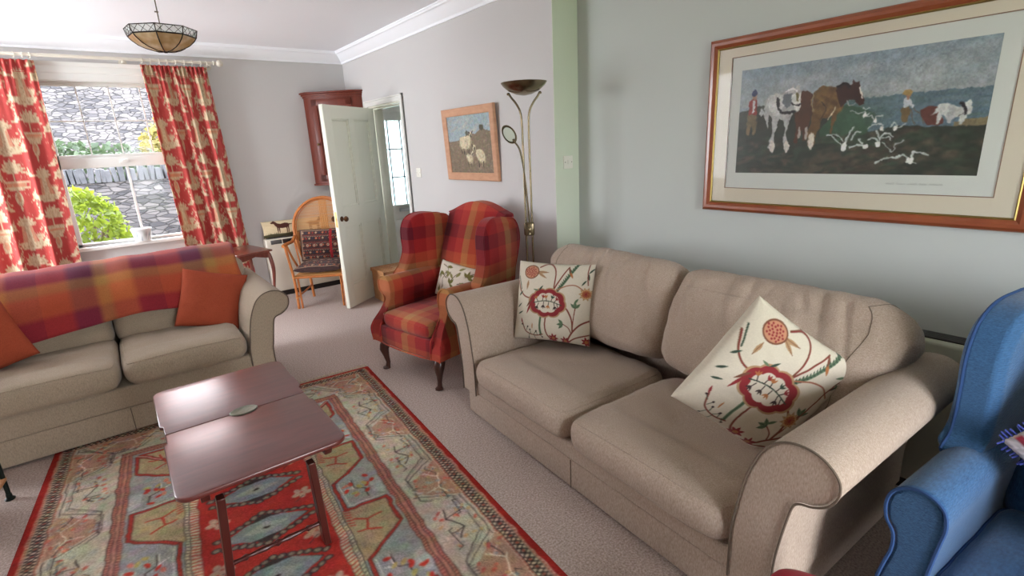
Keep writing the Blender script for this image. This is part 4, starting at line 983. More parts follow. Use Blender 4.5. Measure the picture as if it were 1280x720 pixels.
for e in (0, 1):
    for k in range(300):
        x = RW * (k + .5) / 300; L = RS.uniform(.03, .06); dx = RS.uniform(-.02, .02); s_ = 1 if e == 0 else -1; y0 = 0 if e == 0 else -RL
        fm.tube([(x, y0, .006), (x + dx * .4, y0 + s_ * L * .5, .005), (x + dx, y0 + s_ * L, .002)], .0018, 4)
f_ = fm.build('fringe', mat('fringe_cotton', rgb(206, 192, 168), .95), rug); f_['kind'] = 'stuff'
ra = math.radians(-5.0)
# local x runs from the left edge; local -y comes towards the camera
rug.rotation_euler = (0, 0, ra); R_ = Matrix.Rotation(ra, 3, 'Z'); rug.location = Vector((1.252, 3.474, 0)) - R_ @ Vector((RW, 0, 0))

# ================================================================== FOLDING COFFEE TABLE
M_maho = mat('polished_mahogany', rgb(84, 28, 26), .32, spec=.4, coat=1.0, vary=(5, rgb(98, 38, 33), .5, (1, 7, 1)), bump=(140, .03, (1, .2, 1)))
M_maho.node_tree.nodes['Principled BSDF'].inputs['Coat IOR'].default_value = 1.5; M_maho.node_tree.nodes['Principled BSDF'].inputs['Coat Roughness'].default_value = .26
M_mleg = mat('mahogany_leg', rgb(72, 30, 25), .35, spec=.4, coat=.2, bump=(140, .03, (1, .2, 1)))
ct = tag(empty('folding_table', (0, 0, .012)), 'dark polished mahogany folding coffee table with brass oval, standing on the rug', 'table')
TX0, TX1, TY0, TY1, TZ = -.035, .525, 1.765, 2.775, .488
def leaf(y0, y1, near):
    pts = []; r_ = .05
    def arc(cx, cy, a0, a1):
        for k in range(7): a = math.radians(a0 + (a1 - a0) * k / 6); pts.append((cx + r_ * math.cos(a), cy + r_ * math.sin(a)))
    if near: arc(TX0 + r_, y0 + r_, 180, 270); arc(TX1 - r_, y0 + r_, 270, 360); pts.extend([(TX1, y1 - .09), (TX1 - .012, y1 - .08), (TX1 - .012, y1), (TX0 + .012, y1), (TX0 + .012, y1 - .08), (TX0, y1 - .09)])
    else: pts.extend([(TX0 + .012, y0), (TX1 - .012, y0), (TX1 - .012, y0 + .08), (TX1, y0 + .09)]); arc(TX1 - r_, y1 - r_, 0, 90); arc(TX0 + r_, y1 - r_, 90, 180); pts.extend([(TX0, y0 + .09), (TX0 + .012, y0 + .08)])
    return pts
ym = 2.283
MB().prism(leaf(TY0, ym - .0012, 1), TZ - .018, TZ, axes=(0, 1, 2), bev=.005, seg=3).build('table_top', M_maho, ct)
MB().prism(leaf(ym + .0012, TY1, 0), TZ - .018, TZ, axes=(0, 1, 2), bev=.005, seg=3).build('table_top', M_maho, ct)
MB().lathe([(0, 0), (.052, 0), (.055, .002), (.052, .0045), (.045, .004), (.04, .003), (0, .003)], 32, M=Matrix.Translation((.262, ym, TZ)) @ Matrix.Scale(.72, 4, (0, 1, 0))).build('brass_oval', mat('worn_brass', rgb(118, 122, 108), .35, .9, bump=(60, .6)), ct)
for x in (.045, .455):
    pr = [(TY0 + .03, TZ - .018), (TY0 + .03, TZ - .04), (TY0 + .045, TZ - .062), (TY0 + .075, TZ - .066), (TY0 + .11, TZ - .058), (TY1 - .11, TZ - .058), (TY1 - .075, TZ - .066), (TY1 - .045, TZ - .062), (TY1 - .03, TZ - .04), (TY1 - .03, TZ - .018)]
    MB().prism(pr, x - .014, x + .014, axes=(1, 2, 0), bev=.004).build('bearer', M_mleg, ct)
def legpair(yt, yb):
    for xt, xb in ((.085, .062), (.385, .412)):
        rings = []
        for k in range(9):
            t = k / 8; x = xt + (xb - xt) * t; y = yt + (yb - yt) * t; z = .43 * (1 - t) + .0; w_ = .013; h_ = .020 + .005 * math.sin(t * PI) + (.006 if k == 8 else 0)
            rings.append([(x - w_, y - h_, z), (x + w_, y - h_, z), (x + w_, y + h_, z), (x - w_, y + h_, z)])
        l = MB().loft(rings).build('leg', M_mleg, ct); md = l.modifiers.new('b', 'BEVEL'); md.width = .003; md.segments = 2
    ys = yt + (yb - yt) * .74; zs = .43 * .26; x0, x1 = .075, .40; L = x1 - x0
    pf = [(0.006, 0), (.009, .01), (.007, .03), (.012, .05), (.006, .06), (.009, .09), (.011, .12), (.007, .145), (.014, .16), (.007, .175), (.011, .2), (.009, .23), (.006, .262), (.012, .272), (.007, .29), (.009, .312), (.006, L)]
    MB().lathe([(r_, x0 + d) for r_, d in pf], 14, c=(0, ys, zs), axis=0).build('stretcher', M_mleg, ct)
legpair(1.80, 1.885); legpair(2.74, 2.655)

# ================================================================== CURTAINS
CO, CM, CD = (194, 84, 80), (218, 202, 170), (182, 150, 122)
def toile():
    c = Canvas(420, 560, CO); S = 700.0; c.sx = c.sy = S    # metres: 0.6 x 0.8 repeat
    def palm(x, y, s, col=CM):
        for a in (-2.8, -2.4, -2.0, -1.57, -1.15, -.75, -.35): c.leaf(x, y, .11 * s, .026 * s, a, col); c.leaf(x + .05 * s * math.cos(a), y + .05 * s * math.sin(a), .06 * s, .018 * s, a + .7, col)
        c.line([(x, y), (x, y + .06 * s)], .012 * s, col)
    def urn(x, y, s):
        palm(x, y - .06 * s, s)
        c.poly([(x - .085 * s, y), (x + .085 * s, y), (x + .075 * s, y + .045 * s), (x + .05 * s, y + .075 * s), (x - .05 * s, y + .075 * s), (x - .075 * s, y + .045 * s)], CM)
        c.poly([(x - .075 * s, y + .02 * s), (x + .075 * s, y + .02 * s), (x + .07 * s, y + .04 * s), (x - .07 * s, y + .04 * s)], (214, 150, 120))
        c.line([(x - .085 * s, y + .01), (x - .11 * s, y + .0), (x - .10 * s, y + .05 * s), (x - .07 * s, y + .05 * s)], .007, CM); c.line([(x + .085 * s, y + .01), (x + .11 * s, y), (x + .10 * s, y + .05 * s), (x + .07 * s, y + .05 * s)], .007, CM)
        c.ell(x, y + .13 * s, .032 * s, .055 * s, CM); c.ell(x, y + .12 * s, .018 * s, .035 * s, (214, 160, 130)); c.line([(x - .05 * s, y + .085 * s), (x + .05 * s, y + .085 * s)], .008, CM)
        c.leaf(x, y + .18 * s, .05 * s, .02 * s, 1.57, CM)
    def tower(x, y, s):
        c.poly([(x - .035 * s, y - .06 * s), (x + .035 * s, y - .06 * s), (x + .055 * s, y + .08 * s), (x - .055 * s, y + .08 * s)], (212, 156, 128))
        c.poly([(x - .015 * s, y - .05 * s), (x + .02 * s, y - .05 * s), (x + .03 * s, y + .08 * s), (x - .02 * s, y + .08 * s)], CM)
        for a in (-2.9, -2.5, -2.1, -1.57, -1.1, -.7, -.3): c.leaf(x, y - .05 * s, .075 * s, .028 * s, a, CM)
        c.poly([(x - .10 * s, y + .07 * s), (x + .11 * s, y + .06 * s), (x + .08 * s, y + .105 * s), (x, y + .125 * s), (x - .07 * s, y + .11 * s)], CM)
        for k in range(4): c.line([(x - .07 * s + k * .03 * s, y + .09 * s), (x - .04 * s + k * .03 * s, y + .10 * s)], .004, CD)
        for k in range(5): c.leaf(x + .07 * s, y + .07 * s, .07 * s, .014 * s, -1.9 + k * .2, CM)
    def bird(x, y, s, f=1):
        c.ell(x, y, .032 * s, .017 * s, CM, ang=.3 * f); c.leaf(x, y, .06 * s, .022 * s, -1.9 if f > 0 else -1.2, CM); c.leaf(x, y, .06 * s, .02 * s, .2 if f > 0 else 2.9, CM); c.ell(x - .035 * s * f, y - .014 * s, .011 * s, .010 * s, CM)
    def rose(x, y, s):
        for k in range(5): c.ell(x + .02 * s * math.cos(k * 1.257), y + .02 * s * math.sin(k * 1.257), .016 * s, .014 * s, CM)
        c.ell(x, y, .010 * s, .010 * s, CD)
        for a in (.6, 2.4, -1.2): c.leaf(x, y, .07 * s, .018 * s, a, CM)
    def scroll(x, y, s, f=1):
        c.curve([(x, y), (x + .03 * f * s, y + .05 * s), (x - .01 * f * s, y + .10 * s), (x + .03 * f * s, y + .15 * s)], .007, CM)
        for k in range(4): c.leaf(x + (.02 if k % 2 else -.005) * f * s, y + .03 * s + .035 * s * k, .04 * s, .016 * s, (.3 if k % 2 else 2.6), CM)
    for ox in (-.6, 0, .6):
        for oy in (-.8, 0, .8):
            urn(.15 + ox, .17 + oy, 1.12); tower(.15 + ox, .61 + oy, 1.25); urn(.45 + ox, .57 + oy, 1.12); tower(.45 + ox, .21 + oy, 1.25)
            bird(.30 + ox, .12 + oy, 1.1); bird(.30 + ox, .48 + oy, 1.1, -1); bird(.02 + ox, .40 + oy, 1.1); bird(.58 + ox, .04 + oy, 1.0, -1); rose(.30 + ox, .30 + oy, 1.1); rose(.0 + ox, .13 + oy, 1.1); rose(.30 + ox, .70 + oy, 1.0); rose(.0 + ox, .55 + oy, 1.0)
            scroll(.29 + ox, .54 + oy, 1.0); scroll(.03 + ox, .66 + oy, 1.0, -1); scroll(.02 + ox, .22 + oy, 1.0); scroll(.31 + ox, .33 + oy, .9, -1)
    r = np.random.RandomState(6); base = c.a.copy(); cream = (base[..., 1] > .6)
    f1 = c.field(5, 3) + .6 * c.field(2, 4); m = (cream & (f1 > .25))[..., None] * .55
    c.a = base * (1 - m) + np.array(CD) / 255 * m
    f2 = c.field(7, 8) + .5 * c.field(3, 5); m = ((~cream) & (f2 > .95))[..., None] * .8
    c.a = c.a * (1 - m) + np.array(CM) / 255 * m
    c.noise(.04, 1, 2); return c
toilec = toile(); M_curt = paintmat('printed_cotton', .9, spec=.1, trans=.22, bump=(300, .2)); M_lining = mat('cream_lining', rgb(224, 216, 200), .9)
M_pole = mat('cream_painted_wood', rgb(212, 206, 192), .5)
def curtain(label, xa0, xa1, xb0, xb1, seed, cw):
    ny, nx = 150, 260; zt, zb = 2.405, .04; n = 9; y0 = YB - .115
    s = np.linspace(0, 1, nx + 1); V = np.zeros((ny + 1, nx + 1, 3)); 
    r = np.random.RandomState(seed); ph = r.uniform(0, 6, 4)
    for j in range(ny + 1):
        t = j / ny; top = math.exp(-t * 16)
        xa = xa0 + (xb0 - xa0) * t; xb = xa1 + (xb1 - xa1) * t
        big = np.sin(2 * PI * 3.6 * s + ph[0] + .5 * np.sin(2 * PI * s + ph[1] + t)) + .55 * np.sin(2 * PI * 6.3 * s + ph[2] + .5 * t)
        pl = np.sin(2 * PI * 15 * s)
        y = y0 - (.042 * big * (1 - top) * (.55 + .45 * t) + .012 * pl * top + .006 * pl * math.exp(-t * 5))
        x = xa + (xb - xa) * (s + .012 * np.cos(2 * PI * 3.6 * s + ph[0]) * (1 - top))
        V[j, :, 0] = x; V[j, :, 1] = y; V[j, :, 2] = zt + (zb - zt) * t
    dx = np.hypot(np.diff(V[ny // 2, :, 0]), np.diff(V[ny // 2, :, 1])); L = np.concatenate([[0], np.cumsum(dx)]); U = L / L[-1] * cw
    uu = np.tile(U, ny + 1); vv = np.repeat(np.linspace(0, zt - zb, ny + 1), nx + 1)
    col = toilec.sample((uu / .6) % 1.0 if False else uu / .6, vv / .8, wrap=True)
    F = [(j * (nx + 1) + i, (j + 1) * (nx + 1) + i, (j + 1) * (nx + 1) + i + 1, j * (nx + 1) + i + 1) for j in range(ny) for i in range(nx)]
    root = tag(empty('curtain', (0, 0, 0)), label, 'curtain', 'coral patterned curtains either side of the window')
    me = bpy.data.meshes.new('curtain_panel'); me.from_pydata(V.reshape(-1, 3).tolist(), [], F); setcol(me, col); me.shade_smooth(); me.materials.append(M_curt)
    o = bpy.data.objects.new('curtain_panel', me); link(o, root); md = o.modifiers.new('t', 'SOLIDIFY'); md.thickness = .003
    # gathered heading tape line
    MB().tube([(V[6, i, 0], V[6, i, 1] - .002, V[6, i, 2]) for i in range(0, nx + 1, 2)], .0022, 4).build('heading_tape', mat('tape_stitch', rgb(200, 90, 84), .9), root)
    return root
curtain('coral red curtain with cream urns and palms, left of the window', -1.02, -.285, -1.08, -.36, 3, 1.22)
curtain('coral red curtain with cream urns and palms, right of the window', .450, .985, .50, 1.10, 5, 1.22)
PY_, PZ_ = YB - .12, 2.445
pole = tag(empty('curtain_pole', (0, 0, 0)), 'cream wooden curtain pole with ball finial above the window', 'curtain pole')
MB().tube([(-1.25, PY_, PZ_), (1.05, PY_, PZ_)], .014, 16).build('rod', M_pole, pole)
for s_ in (-1, 1):
    x = 1.05 if s_ > 0 else -1.25
    MB().lathe([(.014, 0), (.022, .004), (.022, .012), (.012, .018), (.014, .026), (.026, .038), (.032, .056), (.028, .076), (.014, .088), (0, .091)], 20, M=Matrix.Translation((x, PY_, PZ_)) @ Matrix.Rotation(s_ * PI / 2, 4, 'Y')).build('finial', M_pole, pole)
for x in (.36 - .03, 1.02, -1.2):
    b_ = MB().box((x - .012, PY_ - .005, PZ_ - .030), (x + .012, YB, PZ_ - .010), .004).lathe([(.032, 0), (.032, .010), (.018, .014)], 16, M=Matrix.Translation((x, YB, PZ_ - .02)) @ Matrix.Rotation(PI / 2, 4, 'X'))
    b_.build('bracket', M_pole, pole)
def torus(R, r_, M, n=22, k=7):
    return MB().tube([M @ Vector((0, R * math.cos(a), R * math.sin(a))) for a in np.linspace(0, 2 * PI, n, endpoint=False)], r_, k, closed=True)
ring0 = None
for i, x in enumerate([-1.0, -.90, -.80, -.70, -.60, -.50, -.40, -.345, -.30, .47, .535, .60, .665, .73, .80, .87, .94, .99]):
    if ring0 is None: ring0 = torus(.021, .0035, Matrix.Rotation(.25, 4, 'Z')).build('curtain_ring', M_pole); q = ring0
    else: q = ring0.copy(); COL.objects.link(q)
    q.location = (x, PY_, PZ_ - .006); q.rotation_euler = (0, 0, RS.uniform(-.3, .3))
    side = 'left' if x < .2 else 'right'
    tag(q, f'small cream curtain ring holding up the {side} curtain', 'curtain ring', f'curtain rings of the {side} curtain')

# ------------------------------------------------------------------ planter on the sill
pl = tag(empty('flower_pot', (.165, YB - .055 + .02, WZ0)), 'small white and blue patterned pot on the window sill', 'flower pot')
cvp = Canvas(200, 60, (222, 226, 226))
for k in range(40): cvp.ell(RS.rand(), .2 + .65 * RS.rand(), .012, .05, [(130, 150, 160), (150, 170, 150), (160, 160, 170)][k % 3], .8)
n = 40; vs = []; fs = []; U = []; Vv = []
prof = [(.048, 0), (.052, .01), (.060, .05), (.066, .085), (.070, .088), (.071, .098), (.066, .100), (.062, .094), (.056, .06)]
for r_, z in prof:
    for k in range(n + 1): a = 2 * PI * k / n; vs.append((r_ * math.cos(a), r_ * math.sin(a), z)); U.append(k / n); Vv.append(1 - z / .1)
for i in range(len(prof) - 1):
    for k in range(n): q = i * (n + 1) + k; fs.append((q, q + 1, q + n + 2, q + n + 1))
me = bpy.data.meshes.new('pot'); me.from_pydata(vs, [], fs); setcol(me, cvp.sample(np.array(U), np.array(Vv))); me.shade_smooth(); me.materials.append(paintmat('glazed_pottery', .3, spec=.5)); bp_ = bpy.data.objects.new('pot_body', me); link(bp_, pl); pl.scale = (1.25, 1.0, 1.25)
MB().lathe([(0, .0), (.050, .0), (.050, .012)], 24).build('pot_base', M_trim, pl); MB().lathe([(0, .072), (.060, .070)], 24).build('soil', mat('soil', rgb(90, 80, 70), 1), pl)
# ================================================================== SIDE TABLE
M_sid = mat('reddish_mahogany', rgb(96, 42, 32), .3, spec=.5, coat=.35, vary=(10, rgb(126, 62, 46), .8, (8, 1, 1)))
stb = tag(empty('side_table', (.935, 5.66, 0), math.radians(12)), 'small mahogany side table with curved legs behind the window sofa, by the curtain', 'side table')
MB().box((-.17, -.27, .632), (.17, .27, .650), .007, 3).build('table_top', M_sid, stb)
m = MB()
pr = [(-.24, .632), (-.24, .57), (-.19, .575), (-.10, .60), (0, .59), (.10, .60), (.19, .575), (.24, .57), (.24, .632)]
for x in (-.142, .142): m.prism(pr, x - .008, x + .008, axes=(1, 2, 0))
pr = [(-.145, .632), (-.145, .57), (-.10, .575), (0, .60), (.10, .575), (.145, .57), (.145, .632)]
for y in (-.242, .242): m.prism(pr, y - .008, y + .008, axes=(0, 2, 1))
m.build('apron', M_sid, stb)
for sx in (-1, 1):
    for sy in (-1, 1):
        rings = []
        for z, o, r_ in ((.632, 0, .017), (.56, .006, .021), (.48, .016, .020), (.38, .012, .016), (.26, -.004, .013), (.14, -.006, .011), (.05, .008, .011), (.015, .024, .014), (0, .026, .012)):
            rings.append([(sx * (.140 + o) + r_ * a, sy * (.240 + o) + r_ * b, z) for a, b in ((-1, -1), (1, -1), (1, 1), (-1, 1))])
        l = MB().loft(rings).build('leg', M_sid, stb); subsurf(l, 2)

# ================================================================== STORAGE HEATERS
M_heat = mat('cream_enamel', rgb(214, 206, 190), .45, spec=.5)
M_heat2 = mat('stone_enamel', rgb(168, 168, 152), .5, spec=.5)
M_dkm = mat('dark_grille', rgb(48, 42, 40), .5, .5)
M_gr = mat('grey_grille', rgb(96, 96, 96), .5, .3)
def heater(name, label, W, H, D, M, m1, grille, zb=.06):
    s = tag(empty(name), label, 'heater'); s.matrix_world = M   # local x along wall, y towards wall, front at y=0
    MB().box((0, 0, zb), (W, D, H), .012, 3).build('casing', m1, s)
    MB().box((.02, .03, 0), (W - .02, D - .01, zb + .005)).build('plinth', M_dkm, s)
    k = .05
    while grille and k < W - .14: MB().box((k, -.003, H - .058), (k + .115, .006, H - .012), .002).build('front_grille', M_gr if k < .1 else M_dkm, s); k += .125
    m = MB().box((.03, D * .30, H - .002), (W - .03, D * .78, H + .004)); m.build('top_vent', M_dkm, s)
    m = MB()
    for i in range(5): y = D * (.34 + .1 * i); m.box((.03, y - .003, H + .003), (W - .03, y + .003, H + .009))
    m.build('vent_slat', M_gr, s)
    return s
heater('storage_heater', 'cream storage heater under the stag cushion on the window wall', .86, .655, .135, Matrix.Translation((1.235, YB - .137, 0)), M_heat, 1)
heater('storage_heater', 'stone-coloured storage heater between the oatmeal sofa and the blue armchair', 1.55, .70, .15, Matrix.Translation((XN - .152, 1.30, 0)) @ Matrix.Rotation(-PI / 2, 4, 'Z'), M_heat2, 0)

# stag cushion
def stagc():
    c = Canvas(420, 110, (214, 196, 160)); c.noise(.05, 1, 3); c.poly([(0, .84), (.1, .8), (.3, .84), (.5, .78), (.7, .82), (.9, .78), (1, .82), (1, 1), (0, 1)], (74, 70, 46)); B = (78, 40, 32)
    for k in range(60): x = RS.rand(); c.line([(x, .84), (x + .005, .74 + .06 * RS.rand())], .004, (84, 78, 50))
    for cx, s, f in ((.27, 1.0, -1), (.76, .92, 1)):
        X = lambda a, b: (cx + f * a * s * .17, .80 - b * s * .66)
        c.poly([X(-.62, .60), X(-.55, .86), X(-.30, .92), X(.10, .84), X(.34, .92), X(.50, 1.12), X(.60, 1.18), X(.74, 1.08), X(.90, 1.02), X(.88, .92), X(.66, .90), X(.56, .70), X(.40, .50), X(0, .42), X(-.40, .46)], B)
        for a in (-.52, -.38, .26, .40): c.poly([X(a - .05, .55), X(a + .07, .55), X(a + .03, .0), X(a - .02, .0)], B)
        c.leaf(*X(-.62, .8), .02, .1, 1.6, B)
        for a in (.50, .64): c.line([X(.58, 1.12), X(a, 1.35), X(a - .10, 1.52)], .006, B); c.line([X(a, 1.32), X(a + .14, 1.46)], .005, B)
    return c
o = tag(pillow('cushion', .74, .185, .10, M_crewel, stagc(), n=170, ny=50, seed=3.0, pinch=.03), 'long cream cushion with brown stags lying along the top of the heater', 'cushion')
pose(o, (1.60, YB - .078, .655 + .098), (1, 0, -.01), (0, .25, .97))

# ================================================================== WICKER CHAIR
M_cane = mat('cane', rgb(196, 122, 62), .45, spec=.4, vary=(18, rgb(170, 98, 48), .8), bump=(60, .2))
M_canel = mat('pale_cane', rgb(206, 150, 92), .55, spec=.35)
wk = tag(empty('wicker_chair', (1.515, 5.27, 0), math.radians(-32.7)), 'round-backed cane chair with patterned cushions beside the open door', 'chair')
def wicker():
    s = wk; hw = .245
    for sx in (-1, 1):
        MB().tube(catmull([(sx * hw, 0, 0), (sx * hw, -.005, .30), (sx * (hw + .015), -.02, .50), (sx * (hw + .03), -.03, .665)], 5), .014, 8).tube([(sx * (hw - .035), .01, 0), (sx * (hw - .03), .01, .33)], .011, 8).build('leg', M_cane, s)
        MB().tube([(sx * (hw - .03), .45, 0), (sx * (hw - .02), .43, .33)], .015, 8).build('leg', M_cane, s)
        MB().tube(catmull([(sx * (hw + .035), -.07, .672), (sx * (hw + .03), -.02, .680), (sx * (hw + .04), .12, .672), (sx * (hw + .05), .26, .665), (sx * (hw + .06), .40, .70)], 5), .017, 8).build('armrest', M_cane, s)
        MB().tube(catmull([(sx * (hw + .03), .02, .66), (sx * (hw + .02), .10, .52), (sx * hw, .22, .35)], 5), .011, 8).tube(catmull([(sx * (hw + .04), .30, .66), (sx * (hw + .02), .28, .5), (sx * hw, .26, .34)], 5), .010, 8).build('arm_brace', M_cane, s)
        MB().tube([(sx * hw, 0, .12), (sx * (hw - .03), .445, .14)], .009, 8).build('stretcher', M_cane, s)
        for z in (.335, .12): torus(.019, .004, Matrix.Translation((sx * hw, 0, z)) @ Matrix.Rotation(PI / 2, 4, 'Y')).build('cane_binding', M_canel, s)
    m = MB(); m.tube([(-hw, 0, .33), (hw, 0, .33)], .013, 8).tube([(-hw + .02, .43, .33), (hw - .02, .43, .33)], .013, 8).tube([(-hw, 0, .33), (-hw + .02, .43, .33)], .013, 8).tube([(hw, 0, .33), (hw - .02, .43, .33)], .013, 8)
    m.build('seat_rail', M_cane, s)
    m = MB()
    for k in range(24): x = -hw + .02 + (2 * hw - .04) * k / 23; m.tube([(x, .005, .338), (x, .43, .338)], .006, 5)
    for k in range(18): y = .01 + .41 * k / 17; m.tube([(-hw, y, .344), (hw, y, .344)], .004, 4)
    m.build('woven_seat', M_canel, s)
    # round back: arch frame and lattice, curved towards the sitter at the sides
    ztop, zc, Rw = 1.085, .80, .30
    def bk(x, z):
        d = .445 + .10 * (z - .34) - .09 * (abs(x) / Rw) ** 2 * (1 if z > .5 else .6)
        return (x, d, z)
    arch = [bk(-hw * .9, .34), bk(-.27, .52), bk(-.295, .68)]
    for k in range(0, 13): a = PI - PI * k / 12; arch.append(bk(Rw * math.cos(a), zc + .285 * math.sin(a)))
    arch += [bk(.295, .68), bk(.27, .52), bk(hw * .9, .34)]
    ap = catmull(arch, 5); MB().tube(ap, .016, 8).tube([(p.x * .93, p.y, p.z - .02 if p.z > .8 else p.z) for p in ap], .006, 6).build('back_frame', M_cane, s)
    def inside(x, z, g=.012):
        if z > zc: return (x / (Rw - g)) ** 2 + ((z - zc) / (.285 - g)) ** 2 < 1
        if z < .36: return False
        w_ = .295 if z > .68 else (.27 + (.025) * (z - .52) / .16 if z > .52 else .22 + .05 * (z - .34) / .18)
        return abs(x) < w_ - g
    m = MB()
    def strip(x0, z0, dx, dz, n_, r_):
        run = []
        for i in range(n_ + 1):
            x, z = x0 + dx * i / n_, z0 + dz * i / n_
            if inside(x, z): run.append(bk(x, z))
            else:
                if len(run) > 1: m.tube(run, r_ * 1.25, 4)
                run = []
        if len(run) > 1: m.tube(run, r_ * 1.25, 4)
    for k in range(-60, 61):
        strip(k * .015 - .5, .34, .9 * .60, .9, 60, .0020); strip(k * .015 + .5, .34, -.9 * .60, .9, 60, .0020)
    for k in range(22): z = .56 + k * .0085; strip(-.3, z, .6, 0, 30, .0034)
    for k in range(9): z = .80 + k * .033; strip(-.3, z, .6, 0, 30, .0022)
    for x in (-.035, -.022, -.009, .009, .022, .035): strip(x, .36, 0, .72, 30, .0042)
    m.build('woven_back', M_canel, s)
wicker()
def kilim(seed):
    c = Canvas(200, 200, (58, 38, 38)); r = np.random.RandomState(seed)
    c.line([(.05, .05), (.95, .05), (.95, .95), (.05, .95), (.05, .05)], .03, (150, 122, 100))
    for y in (.12, .30, .52, .74, .9):
        for k in range(12): x = .08 + k * .078; c.poly([(x, y - .04), (x + .03, y), (x, y + .04), (x - .03, y)], [(120, 44, 40), (156, 128, 104), (44, 46, 60), (168, 96, 66)][(k + int(y * 10)) % 4])
    for y in (.2, .42, .63, .83):
        c.line([(.06, y), (.94, y)], .012, (140, 60, 48))
        for k in range(16): x = .07 + k * .056; c.line([(x, y + .03), (x + .02, y + .05), (x + .04, y + .03)], .008, (176, 150, 124))
    for k in range(5): c.ell(.18 + k * .16, .52, .05, .07, (110, 52, 46)); c.ell(.18 + k * .16, .52, .028, .04, (180, 160, 136)); c.ell(.18 + k * .16, .52, .012, .02, (60, 40, 46))
    return c
kc = kilim(1); kc.line([(.72, 0), (.72, 1)], .06, (150, 34, 40)); kc.noise(.25, 1, 4)
kc2 = kilim(2); kc2.noise(.25, 1, 5)
WM = wk.matrix_basis.copy() if False else Matrix.Translation((1.515, 5.27, 0)) @ Matrix.Rotation(math.radians(-32.7), 4, 'Z')
o = tag(pillow('cushion', .47, .46, .11, M_crewel, kc2, back=(70, 48, 44), n=90, seed=8.0, pinch=.02), 'dark woven kilim seat cushion lying on the cane chair', 'cushion')
o.matrix_world = WM @ Matrix.Translation((0, .195, .41)) @ Matrix.Rotation(-PI / 2, 4, 'X')
o = tag(pillow('cushion', .46, .34, .12, M_crewel, kc, back=(70, 48, 44), n=90, seed=2.0, pinch=.02), 'dark patterned kilim cushion with a red stripe standing against the cane chair back', 'cushion')
o.matrix_world = WM @ Matrix.Translation((-.01, .34, .60)) @ Matrix.Rotation(math.radians(-14), 4, 'X')

# ================================================================== CORNER CABINET
M_pine = mat('red_stained_pine', rgb(116, 52, 36), .45, spec=.3, coat=.05, vary=(7, rgb(94, 40, 29), .9, (6, 6, .6)))
cc = tag(empty('corner_cabinet'), 'reddish wooden corner cabinet hung high behind the open door', 'cabinet')
A_, B_, C_, D_, E_ = (1.905, YB - .0005), (1.925, 6.10), (2.315, 5.745), (XF - .0005, 5.735), (XF - .0005, YB - .0005)
poly = [A_, B_, C_, D_, E_]
MB().prism(poly, 1.20, 2.14, axes=(0, 1, 2)).build('carcass', M_pine, cc)
def grow(g): return [(A_[0] - g, A_[1]), (B_[0] - g, B_[1] - g * .6), (C_[0] - g * .5, C_[1] - g), (D_[0], D_[1] - g), E_]
MB().prism(grow(.010), 2.135, 2.155, axes=(0, 1, 2)).prism(grow(.024), 2.155, 2.175, axes=(0, 1, 2), bev=.004).prism(grow(.040), 2.175, 2.192, axes=(0, 1, 2), bev=.004).build('cornice_moulding', M_pine, cc)
MB().prism(grow(.016), 1.185, 1.205, axes=(0, 1, 2), bev=.004).build('base_moulding', M_pine, cc)
fd_ = Vector((C_[0] - B_[0], C_[1] - B_[1], 0)); FL = fd_.length; FM = Matrix.Translation((B_[0], B_[1], 0)) @ Matrix.Rotation(math.atan2(fd_.y, fd_.x), 4, 'Z')
m = MB(); w0, w1, z0, z1 = .035, FL - .035, 1.235, 2.115
for a, b in (((w0, -.016, z0), (w0 + .065, .0, z1)), ((w1 - .065, -.016, z0), (w1, 0, z1)), ((w0, -.016, z0), (w1, 0, z0 + .07)), ((w0, -.016, z1 - .07), (w1, 0, z1))): m.box(a, b, .003, M=FM)
m.box((w0 + .06, -.006, z0 + .06), (w1 - .06, 0, z1 - .06), M=FM); m.box((w0 + .10, -.012, z0 + .10), (w1 - .10, -.004, z1 - .10), .006, M=FM)
dd = m.build('cabinet_door', M_pine, cc); MB().lathe([(0, 0), (.009, .004), (.007, .016), (.012, .024), (0, .03)], 12, M=FM @ Matrix.Translation((w0 + .03, -.016, 1.64)) @ Matrix.Rotation(PI / 2, 4, 'X')).build('door_knob', M_brass, dd)

# ================================================================== PENDANT
M_glassamber, nt, b = newmat('amber_art_glass'); b.inputs['Base Color'].default_value = rgb(216, 188, 140); b.inputs['Roughness'].default_value = .18; b.inputs['Coat Weight'].default_value = .6
trn = N(nt, 'ShaderNodeBsdfTranslucent'); tcx = N(nt, 'ShaderNodeTexCoord'); nz = N(nt, 'ShaderNodeTexNoise'); nz.inputs['Scale'].default_value = 14; rp = N(nt, 'ShaderNodeValToRGB'); rp.color_ramp.elements[0].position = .35; rp.color_ramp.elements[1].position = .65
rp.color_ramp.elements[0].color = rgb(206, 178, 132); rp.color_ramp.elements[1].color = rgb(238, 222, 192); nt.links.new(tcx.outputs['Object'], nz.inputs['Vector']); nt.links.new(nz.outputs[0], rp.inputs[0]); nt.links.new(rp.outputs[0], trn.inputs[0]); nt.links.new(rp.outputs[0], b.inputs['Base Color'])
mx = N(nt, 'ShaderNodeMixShader'); mx.inputs[0].default_value = .5; nt.links.new(b.outputs[0], mx.inputs[1]); nt.links.new(trn.outputs[0], mx.inputs[2]); nt.links.new(mx.outputs[0], nt.nodes['Material Output'].inputs[0])
M_glasspale, nt, b = newmat('clear_art_glass'); trn = N(nt, 'ShaderNodeBsdfTransparent'); trn.inputs[0].default_value = rgb(238, 244, 240); mx = N(nt, 'ShaderNodeMixShader'); mx.inputs[0].default_value = .35; b.inputs['Base Color'].default_value = rgb(226, 232, 228); b.inputs['Roughness'].default_value = .15
nt.links.new(trn.outputs[0], mx.inputs[1]); nt.links.new(b.outputs[0], mx.inputs[2]); nt.links.new(mx.outputs[0], nt.nodes['Material Output'].inputs[0])
